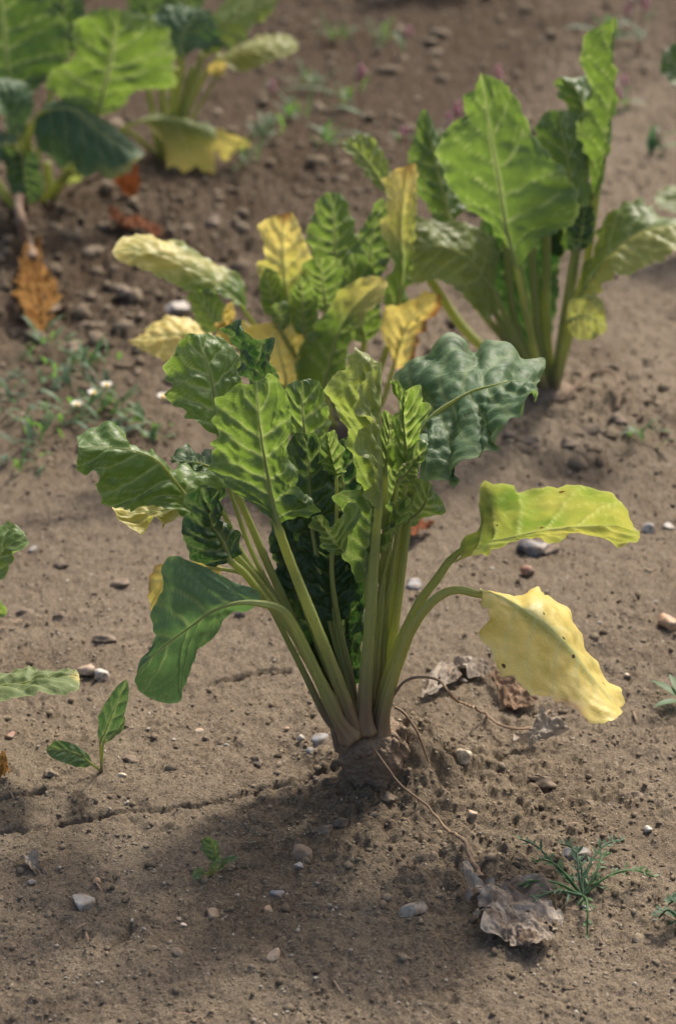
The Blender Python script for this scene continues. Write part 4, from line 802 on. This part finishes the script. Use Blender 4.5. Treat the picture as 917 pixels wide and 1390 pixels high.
for i, (a, tp) in enumerate([(-60, -130), (-25, -190), (15, -200), (55, -170), (80, -120)]):
    mx = 600 + a
    leaf(tb, Y8, (0, 0, 1), [(600 + a * .6, -90), (mx, (tp - 90) / 2), (mx + a * .3, tp)], [(600 + a * .6 - 30, (tp - 90) / 2 + 15), (mx - 28, (tp - 90) / 2 - 20)], [(600 + a * .6 + 30, (tp - 90) / 2 + 15), (mx + 28, (tp - 90) / 2 - 20)], c=C8, pet=[(600 + a * .3, -60)], d=(.0, (-1) ** i * .06), tone=.4 + .08 * i, seed=162 + i, **kw)

# ================================================================ small weeds
def blade_strip(base, tip, wd, droop=.2, n=10, seed=0, up=(0, 0, 1)):
    base, tip = np.asarray(base, float), np.asarray(tip, float); t = np.linspace(0, 1, n)
    ax = tip - base; L = np.linalg.norm(ax); side = np.cross(ax, up); side /= np.linalg.norm(side) + 1e-9; nor = np.cross(side, ax / L)
    mid = base + ax * t[:, None] + nor * (droop * L * 4 * t * (1 - t))[:, None]
    ww = wd * np.clip(np.sin(np.pi * np.clip(t * .93 + .05, 0, 1)) ** .8, .04, 1)
    v = np.stack([mid - side * ww[:, None], mid - nor * ww[:, None] * .25, mid + side * ww[:, None]], 1).reshape(-1, 3)
    return v, grid_faces(n, 3)
def merge(parts):
    V, Fs, k = [], [], 0
    for v, f in parts: V.append(v); Fs.append(f + k); k += len(v)
    return np.vstack(V), np.vstack(Fs)
def tri2quadless(v, f): return v, f
def seedling(px, py, leaves, label, tone=.5, group=None, hz=.0):
    p = soilpt(px, py); root = empty('weed_seedling', tuple(p), label, 'weed', group)
    Y = p[1]
    for i, (M_, L_, R_, d_, tn) in enumerate(leaves):
        leaf(root, Y, (0, 0, 1), M_, L_, R_, c=(px, py + 1, 0.), pet=[], d=d_, dl=.004, dr=-.004, w=(4.5, 4), tone=min(1, tn + .3), seed=200 + i + int(px), ruf=.25, bl=.3, rows=44, cols=10, nlat=4, scal=.02, ptone=.9, under=.35)
    return root
seedling(138, 1046, [([(136, 1010), (146, 985), (158, 955), (172, 922)], [(132, 990), (134, 970), (148, 945), (162, 928)], [(148, 1000), (162, 985), (172, 962), (176, 935)], (-.005, -.008), .75),
                     ([(126, 1038), (108, 1024), (85, 1018), (62, 1018)], [(118, 1022), (95, 1008), (75, 1006)], [(112, 1042), (90, 1036), (70, 1028)], (-.006, -.012), .55),
                     ([(140, 1010), (158, 992), (170, 972)], [(146, 1000), (160, 980)], [(150, 1004), (166, 988)], (.006, .008), .9)], 'slender weed seedling with a tall holed leaf and one leaf lying low')
seedling(287, 1188, [([(289, 1170), (290, 1155), (283, 1134)], [(282, 1162), (276, 1148), (278, 1138)], [(296, 1160), (296, 1148), (290, 1138)], (0, .004), .6), ([(285, 1182), (288, 1172), (300, 1160)], [(283, 1174), (290, 1164)], [(292, 1178), (300, 1168)], (-.004, -.004), .1),
                     ([(280, 1186), (272, 1182), (260, 1190)], [(274, 1178), (264, 1180)], [(272, 1190), (265, 1194)], (-.004, -.008), .4), ([(294, 1180), (306, 1168), (324, 1164)], [(302, 1166), (315, 1160)], [(308, 1172), (318, 1168)], (0, .002), .6)],
         'tiny four-leaved seedling on smooth soil beside a square brown stone')

def pinnate(root, p0, p1, n, ll, lw, mat, seed, lift=.01):
    rs = np.random.RandomState(seed); p0, p1 = np.asarray(p0), np.asarray(p1); ax = p1 - p0; L = np.linalg.norm(ax); side = np.cross(ax / L, [0, 0, 1])
    bend = side * L * rs.uniform(-.14, .14)
    mid = [p0, p0 + ax * .35 + bend + np.array([0, 0, lift * .8]), p0 + ax * .7 + bend * .7 + np.array([0, 0, lift * .9]), p1]; c = crspline(mid, 40); parts = []
    for i in range(n):
        for sd in (-1, 1):
            if rs.rand() < .12: continue
            t = min(.98, .22 + .76 * (i + rs.uniform(-.3, .3)) / n); b = c[int(max(0, t) * 39)]; s = (1 - .45 * t) * rs.uniform(.55, 1.15)
            k = ll * s; tip = b + side * sd * k * rs.uniform(.6, 1.0) + ax / L * k * rs.uniform(.5, 1.1) + np.array([0, 0, rs.uniform(-.003, .005)])
            parts.append(blade_strip(b, tip, lw * rs.uniform(.7, 1.2), rs.uniform(-.1, .2), 7))
            if rs.rand() < .45: parts.append(blade_strip((b + tip) / 2, (b + tip) / 2 + ax / L * k * .5 + side * sd * k * .15, lw * .7, .1, 5))
    parts.append(blade_strip(c[-2], c[-1] + ax / L * ll * .6, lw, .05, 7))
    v, f = merge(parts); o = link('leaf', mesh('leaf', v, f, mat), root)
    link('stalk', tube(c, [.0010, .0006], mat, 6, 0, 40), o)
pw = soilpt(790, 1224); r = empty('feathery_weed', tuple(pw), 'feathery weed rosette with divided leaves, beside the crumpled withered leaf', 'weed', 'feathery weeds')
for i, (a, b, u, n) in enumerate([(724, 1182, .012, 7), (705, 1150, .008, 6), (690, 1222, .010, 9), (705, 1252, .006, 8), (796, 1272, .004, 4), (842, 1162, .022, 8), (886, 1202, .010, 10), (780, 1178, .020, 5), (818, 1180, .022, 6), (760, 1165, .016, 5)]):
    q = soilpt(a, b, u * .6); pinnate(r, pw + [0, 0, .003], q, n, .0085, .0011, WEEDB if i % 2 else WEED, 300 + i)
pw = soilpt(925, 1268); r = empty('feathery_weed', tuple(pw), 'small feathery weed reaching into view on bare soil without any dead leaf', 'weed', 'feathery weeds')
for i, (a, b) in enumerate([(892, 1262), (905, 1242), (925, 1240), (950, 1262)]): pinnate(r, pw + [0, 0, .003], soilpt(a, b, .008), 5, .010, .0016, WEEDB, 320 + i)
pw = soilpt(925, 965); r = empty('weed_seedling', tuple(pw), 'low weed with narrow green leaves beside the tip of the drooping yellow leaf', 'weed')
for a, b, u in ((885, 976, .008), (880, 944, .012), (905, 940, .016), (960, 950, .01)):
    v, f = blade_strip(pw + [0, 0, .004], soilpt(a, b, u), .0034, .1, 12); link('leaf', mesh('leaf', v, f, WEED), r)

def tuft(px, py, n, ll, wd, label, seed, mat=WEED, group='low weeds', flowers=0, name='low_weed', hz=.6):
    p = soilpt(px, py); r = empty(name, tuple(p), label, 'weed', group); rs = np.random.RandomState(seed); parts = []
    for i in range(n):
        a = rs.uniform(0, 6.28); L = ll * rs.uniform(.5, 1.1); e = rs.uniform(.1, hz * 1.6); b = p + np.array([rs.normal(0, .012), rs.normal(0, .012), rs.uniform(0, .012)])
        t = b + L * np.array([math.cos(a) * math.cos(e), math.sin(a) * math.cos(e), math.sin(e)])
        parts.append(blade_strip(b, t, wd * rs.uniform(.7, 1.2), .12, 8))
    v, f = merge(parts); o = link('foliage', mesh('foliage', v, f, mat), r)
    for i in range(flowers):
        q = p + np.array([rs.normal(0, .02), rs.normal(0, .02), rs.uniform(.02, .04)])
        pet = [blade_strip(q, q + .007 * np.array([math.cos(k), math.sin(k), .3]), .0025, .1, 5) for k in np.linspace(0, 6.28, 7)[:-1]]
        v, f = merge(pet); fo = link('flower', mesh('flower', v, f, WHITE), r)
        v = ICO1[0] * .003 + q; link('flower_centre', mesh('flower_centre', v, ICO1[1], YCENT), fo)
rs = random.Random(5)
LW = 'low green weed tuft in the weedy strip in front of the lush dark beet'
for i, (a, b) in enumerate([(15, 560), (45, 580), (70, 520), (95, 545), (60, 600), (110, 500), (20, 620), (85, 570), (140, 500), (150, 600), (40, 500), (65, 480), (125, 530), (120, 575), (35, 635), (5, 525)]):
    tuft(a, b, rs.randint(6, 12), .032, .0024, LW, 400 + i, WEED if i % 3 else WEEDB)
tuft(152, 560, 18, .03, .003, 'low weed with white daisy flowers in the weedy strip', 430, WEED, 'flowering low weeds', 3)
tuft(190, 585, 14, .025, .003, 'tiny weed with one white flower between daisies and the curled beet leaf', 431, WEED, 'flowering low weeds', 1)
tuft(875, 605, 10, .03, .002, 'thin weed sprig on the soil past the tall green beet base', 432, WEED, 'low weeds')
tuft(205, 590, 12, .02, .003, 'small weed sprig behind the curled beet leaf', 433, WEED, 'low weeds')
for i, (a, b) in enumerate([(400, 165), (440, 200), (420, 120), (360, 190), (470, 150), (330, 230), (520, 60), (450, 60)]):
    tuft(a, b, 12, .05, .0026, 'sparse thin weed on dark soil beyond the yellowing beet', 440 + i, WEED, 'sparse far weeds', hz=.8)
def persicaria(px, py, flowers, label, seed):
    p = soilpt(px, py); r = empty('pink_flowered_weed', tuple(p), label, 'weed', 'pink-flowered weeds'); q_ = np.random.RandomState(seed)
    for (a, b) in flowers:
        tp = atY(a, b, p[1] + q_.uniform(-.03, .03)); tp[2] = max(tp[2], p[2] + .012)
        mid = (p + tp) / 2 + q_.normal(0, .008, 3); s_ = link('stem', tube([p, mid, tp], [.0016, .001], STALK if seed % 2 else WEED, 6, 0, 24), r)
        for k in range(3):
            b0 = p + (tp - p) * q_.uniform(.2, .9); v, f = blade_strip(b0, b0 + q_.normal(0, 1, 3) * [.03, .02, .008] + [0, 0, .008], .005, .1, 8)
            link('leaf', mesh('leaf', v, f, WEED), r)
        parts = []
        for k in range(26):
            ph = q_.uniform(0, 6.28); h = q_.uniform(0, .02); rad = .0048 * (1 - abs(h - .009) / .014)
            parts.append((ICO1[0] * q_.uniform(.0018, .0028) + tp + [math.cos(ph) * rad, math.sin(ph) * rad, h - .008], ICO1[1]))
        v, f = merge(parts); link('flower_spike', mesh('flower_spike', v, f, PINK), s_)
persicaria(500, 235, [(490, 100), (548, 183)], 'pink-flowered weed behind the small upright leaf of the tall beet', 1)
persicaria(620, 210, [(620, 150), (676, 100), (608, 165)], 'pink-flowered weed showing beyond the triangular leaf of the tall beet', 2)
persicaria(545, 80, [(555, 46)], 'pink-flowered weed alone on the far dark soil', 3)
persicaria(850, 150, [(846, 112), (838, 130)], 'pink-flowered weed just beyond the tall narrow upright beet leaf', 4)
persicaria(868, 75, [(874, 6), (852, 14)], 'reddish-stemmed weed with two pink flower spikes farthest off', 5)
persicaria(893, 215, [(890, 190)], 'single pink flower spike near the beet leaf tips', 6)
persicaria(380, 130, [(370, 118)], 'small pink-flowered weed beside the sugar beet with a yellow hanging leaf', 7)
pw = soilpt(830, 60); r = empty('low_weed', tuple(pw), 'pale grey narrow-leaved weed on the far soil beside pink flowers', 'weed')
for a, b, u in ((762, 38, .03), (800, 22, .06), (846, 40, .05), (822, 20, .07), (875, 50, .04)):
    v, f = blade_strip(pw + [0, 0, .004], atY(a, b, pw[1] - .02), .010, .12, 12); link('leaf', mesh('leaf', v, f, WEEDB), r)
pw = soilpt(884, 212); r = empty('low_weed', tuple(pw), 'single upright dark grass-like blade on bare soil', 'weed')
for a, b in ((886, 168), (880, 182)):
    v, f = blade_strip(pw, atY(a, b, pw[1] + .004), .006, .05, 10, up=(0, 1, 0)); link('leaf', mesh('leaf', v, f, WEEDB), r)

# ================================================================ dead leaf litter on the soil
soil_leaf(None, [(572, 944), (592, 930), (612, 918), (622, 912)], [(580, 932), (590, 905), (606, 896), (618, 900)], [(590, 940), (610, 928), (626, 920)], DEADG, .008, None, 171, .7, 'pale grey curled dead leaf scrap under the arched dry stalk', 30, 10, 'dead leaf', 'dead leaf scraps')
soil_leaf(None, [(612, 905), (630, 900), (655, 905), (668, 915)], [(620, 896), (640, 893), (660, 900)], [(622, 915), (640, 918), (655, 920)], DEADG, .006, None, 172, .8, 'grey-brown crumpled dead leaf scrap beside two pale stones', 30, 10, 'dead leaf', 'dead leaf scraps')
soil_leaf(None, [(665, 912), (682, 930), (700, 950), (720, 955)], [(672, 912), (695, 925), (715, 940), (728, 950)], [(668, 925), (676, 945), (692, 962), (712, 962)], DEADB, .008, None, 173, .8, 'brown dead leaf scrap half under the drooping yellow leaf', 34, 12, 'dead leaf', 'dead leaf scraps')
soil_leaf(None, [(22, 1162), (36, 1165), (50, 1170), (60, 1180)], [(30, 1160), (48, 1162), (58, 1172)], [(28, 1170), (42, 1182), (54, 1186)], DEADG, .005, None, 174, .8, 'small grey dead leaf scrap on smooth soil near the soil crack', 24, 8, 'dead leaf', 'dead leaf scraps')
soil_leaf(None, [(-20, 1040), (-4, 1038), (8, 1040), (16, 1046)], [(-10, 1030), (4, 1030), (14, 1038)], [(-10, 1050), (4, 1052)], DEADO, .008, None, 175, .8, 'orange dead leaf scrap beside the beet with the rolled leaf', 24, 8, 'dead leaf', 'dead leaf scraps')
soil_leaf(None, [(545, 718), (560, 712), (575, 712), (590, 708)], [(550, 700), (570, 700), (585, 704)], [(555, 726), (575, 722)], m_dead('dead_leaf_rust', (.16, .05, .02), (.24, .09, .04)), .012, None, 176, .8, 'rust-brown dead leaf lying behind the curly beet leaves', 24, 8, 'dead leaf', 'dead leaf scraps')
soil_leaf(None, [(148, 290), (175, 300), (205, 310), (222, 318)], [(150, 284), (180, 292), (215, 306)], [(160, 302), (190, 312), (212, 320)], m_dead('dead_leaf_rust_dark', (.16, .05, .02), (.22, .09, .04)), .014, None, 177, .8, 'rust-brown dead leaf on cloddy soil beside the lush dark beet', 24, 8, 'dead leaf', 'dead leaf scraps')

# ================================================================ stones
ST = [(627, 1031, 27, 25, 'cream', 'round cream pebble on loose soil near the beet root', 0), (560, 1228, 48, 44, 'flint', 'angular grey and tan flint beside the withered leaf', 9), (113, 1218, 40, 36, 'grey', 'rounded grey-brown stone on smooth bare soil', 4),
      (431, 1001, 36, 22, 'blue', 'sharp blue-grey flint flake beside the beet root', 10), (408, 1005, 11, 14, 'white', 'small white chip touching the blue-grey flint flake', 4), (421, 1022, 13, 13, 'blue', 'small pale blue pebble below the blue-grey flint flake', 2),
      (118, 909, 36, 24, 'tan', 'flat pinkish-tan stone beside a pale angular stone', 3), (141, 917, 24, 22, 'white', 'pale angular stone beside the flat pinkish-tan stone', 8), (780, 1154, 46, 28, 'dark', 'dark half-buried stone behind the feathery weed', 3),
      (880, 1128, 15, 14, 'white', 'small whitish pebble alone on bare soil beyond the feathery weed', 4), (412, 1157, 46, 28, 'brown', 'brown blocky stone with a white chip at its side', 7), (405, 1179, 13, 12, 'white', 'white chip beside the brown blocky stone', 5),
      (288, 1236, 30, 20, 'brown', 'square brown stone below the tiny seedling', 8), (250, 1254, 12, 10, 'cream', 'cream chip near the square brown stone', 4), (376, 1212, 24, 15, 'blue', 'pale blue-grey pebble beside an orange pebble', 6), (363, 1232, 18, 14, 'orange', 'orange pebble beside a pale blue-grey pebble', 5),
      (372, 1294, 26, 22, 'tan', 'tan rounded stone at the bare foot of the slope', 3), (132, 1198, 13, 13, 'orange', 'small orange pebble touching the rounded grey-brown stone', 3), (720, 742, 54, 26, 'dark', 'dark slate-coloured flint behind the sideways yellow-green leaf', 8), (745, 745, 30, 24, 'brown', 'brown stone touching the dark slate-coloured flint', 6),
      (715, 776, 22, 20, 'red', 'reddish stone in front of the dark slate-coloured flint', 4), (878, 714, 24, 22, 'white', 'white stone near the tip of the sideways yellow-green leaf, whiter of two', 6), (908, 711, 22, 16, 'grey', 'pale grey stone next to the white stone', 5),
      (560, 791, 30, 20, 'blue', 'blue-grey stone seen between the beet stalks', 4), (327, 833, 20, 17, 'black', 'black stone under the drooping blue-green leaf', 4), (906, 842, 40, 34, 'orange', 'orange-brown flat slab on bare soil', 9), (237, 420, 48, 26, 'grey', 'large grey stone beside the yellow sideways leaf of the stunted beet', 5),
      (15, 996, 18, 14, 'red', 'small red-brown stone below the rolled leaf', 4), (851, 918, 11, 12, 'cream', 'cream pebble beside the drooping yellow leaf', 3), (640, 912, 26, 16, 'white', 'pale stone among the dead leaf scraps', 5), (628, 925, 16, 10, 'grey', 'grey chip among the dead leaf scraps', 5),
      (198, 913, 18, 12, 'white', 'white chip just below the drooping blue-green leaf', 6), (166, 1052, 16, 9, 'cream', 'cream chip beside the slender weed seedling', 5), (44, 1198, 12, 11, 'grey', 'grey chip below the small grey dead leaf scrap', 5),
      (45, 745, 20, 10, 'grey', 'flat grey chip beside the bright leaf of the rolled-leaf beet', 5), (270, 990, 14, 8, 'tan', 'tan chip on bare soil between seedling and root', 5), (388, 988, 10, 9, 'orange', 'orange grain on bare soil near the flint flake', 3),
      (795, 1233, 15, 9, 'blue', 'bluish chip at the base of the feathery weed', 4), (243, 1246, 9, 8, 'tan', 'tan grain beside the cream chip', 4), (640, 1110, 14, 14, 'tan', 'tan pebble in crumbly soil between root and withered leaf', 2)]
for i, (a, b, w_, h_, k, lab, fc) in enumerate(ST):
    stone(a, b, w_, h_, k, lab, 'pebble' if w_ < 30 else 'stone', 'stone', None, fc, .30, i)
CL = [(735, 1058, 36, 18), (350, 1030, 24, 18), (858, 1076, 26, 16), (180, 1030, 34, 14), (70, 1048, 30, 14), (240, 1290, 26, 12), (460, 1112, 30, 20), (505, 1100, 34, 22), (440, 1128, 24, 16), (525, 1085, 26, 20), (735, 1245, 22, 12), (850, 1150, 20, 12),
      (800, 1090, 18, 12), (60, 420, 50, 26), (120, 440, 44, 26), (170, 400, 40, 24), (250, 350, 44, 26), (290, 300, 40, 22), (95, 470, 44, 24), (200, 470, 36, 22), (330, 420, 30, 18), (800, 580, 34, 24), (840, 570, 30, 20), (775, 600, 30, 20), (690, 590, 26, 18), (720, 600, 34, 22),
      (80, 765, 22, 14), (160, 790, 30, 16), (140, 865, 36, 14), (30, 830, 30, 14), (80, 835, 26, 14)]
for i, (a, b, w_, h_) in enumerate(CL):
    stone(a, b, w_, h_, 'clod', 'dark crumbly lump of soil lying on the ground', 'soil_clod', 'clod', 'soil clods', 5, .46, i + 90)
# crumbs and grit: too many to count
dens = lambda X, Y: np.clip(.25 + .75 * rough_at(X, Y), 0, 1)
scatter('soil_crumbs', 28000, (-.75, .75, .93, 4.2), lambda rs, n: np.clip(rs.lognormal(-6.95, .50, n), .0005, .0045), 'loose brown soil crumbs strewn over the ground', 'soil', 1, lambda rs, n: rs.uniform(0, .9, n), dens)
scatter('grit', 14000, (-.75, .75, .93, 4.2), lambda rs, n: np.clip(rs.lognormal(-7.3, .45, n), .0004, .002), 'fine pale grit grains scattered in the soil', 'grit', 2, lambda rs, n: rs.uniform(.80, 1, n))
scatter('loose_clods', 1800, (-.9, .9, 1.6, 4.2), lambda rs, n: np.clip(rs.lognormal(-5.55, .55, n), .002, .013), 'loose dark clods on the rough far soil', 'soil', 3, lambda rs, n: rs.uniform(0, .7, n), lambda X, Y: np.clip(rough_at(X, Y) - .45, 0, 1))

rs = np.random.RandomState(8); parts = []
for i in range(110):
    y = 1 / rs.uniform(1 / 3.2, 1 / .95); x = rs.uniform(-.28, .28) * y; a = rs.uniform(0, 3.14); L = rs.uniform(.004, .016)
    p = np.array([x, y, gz(x, y) + .0012]); q = p + L * np.array([math.cos(a), math.sin(a), 0]); q[2] = gz(q[0], q[1]) + .0014
    parts.append(blade_strip(p, q, rs.uniform(.0004, .0011), .08, 6))
v, f = merge(parts); tag(link('plant_litter', mesh('plant_litter', v, f, STALK)), 'tiny bits of dry straw and root fibre on the soil', 'litter', None, 'stuff')
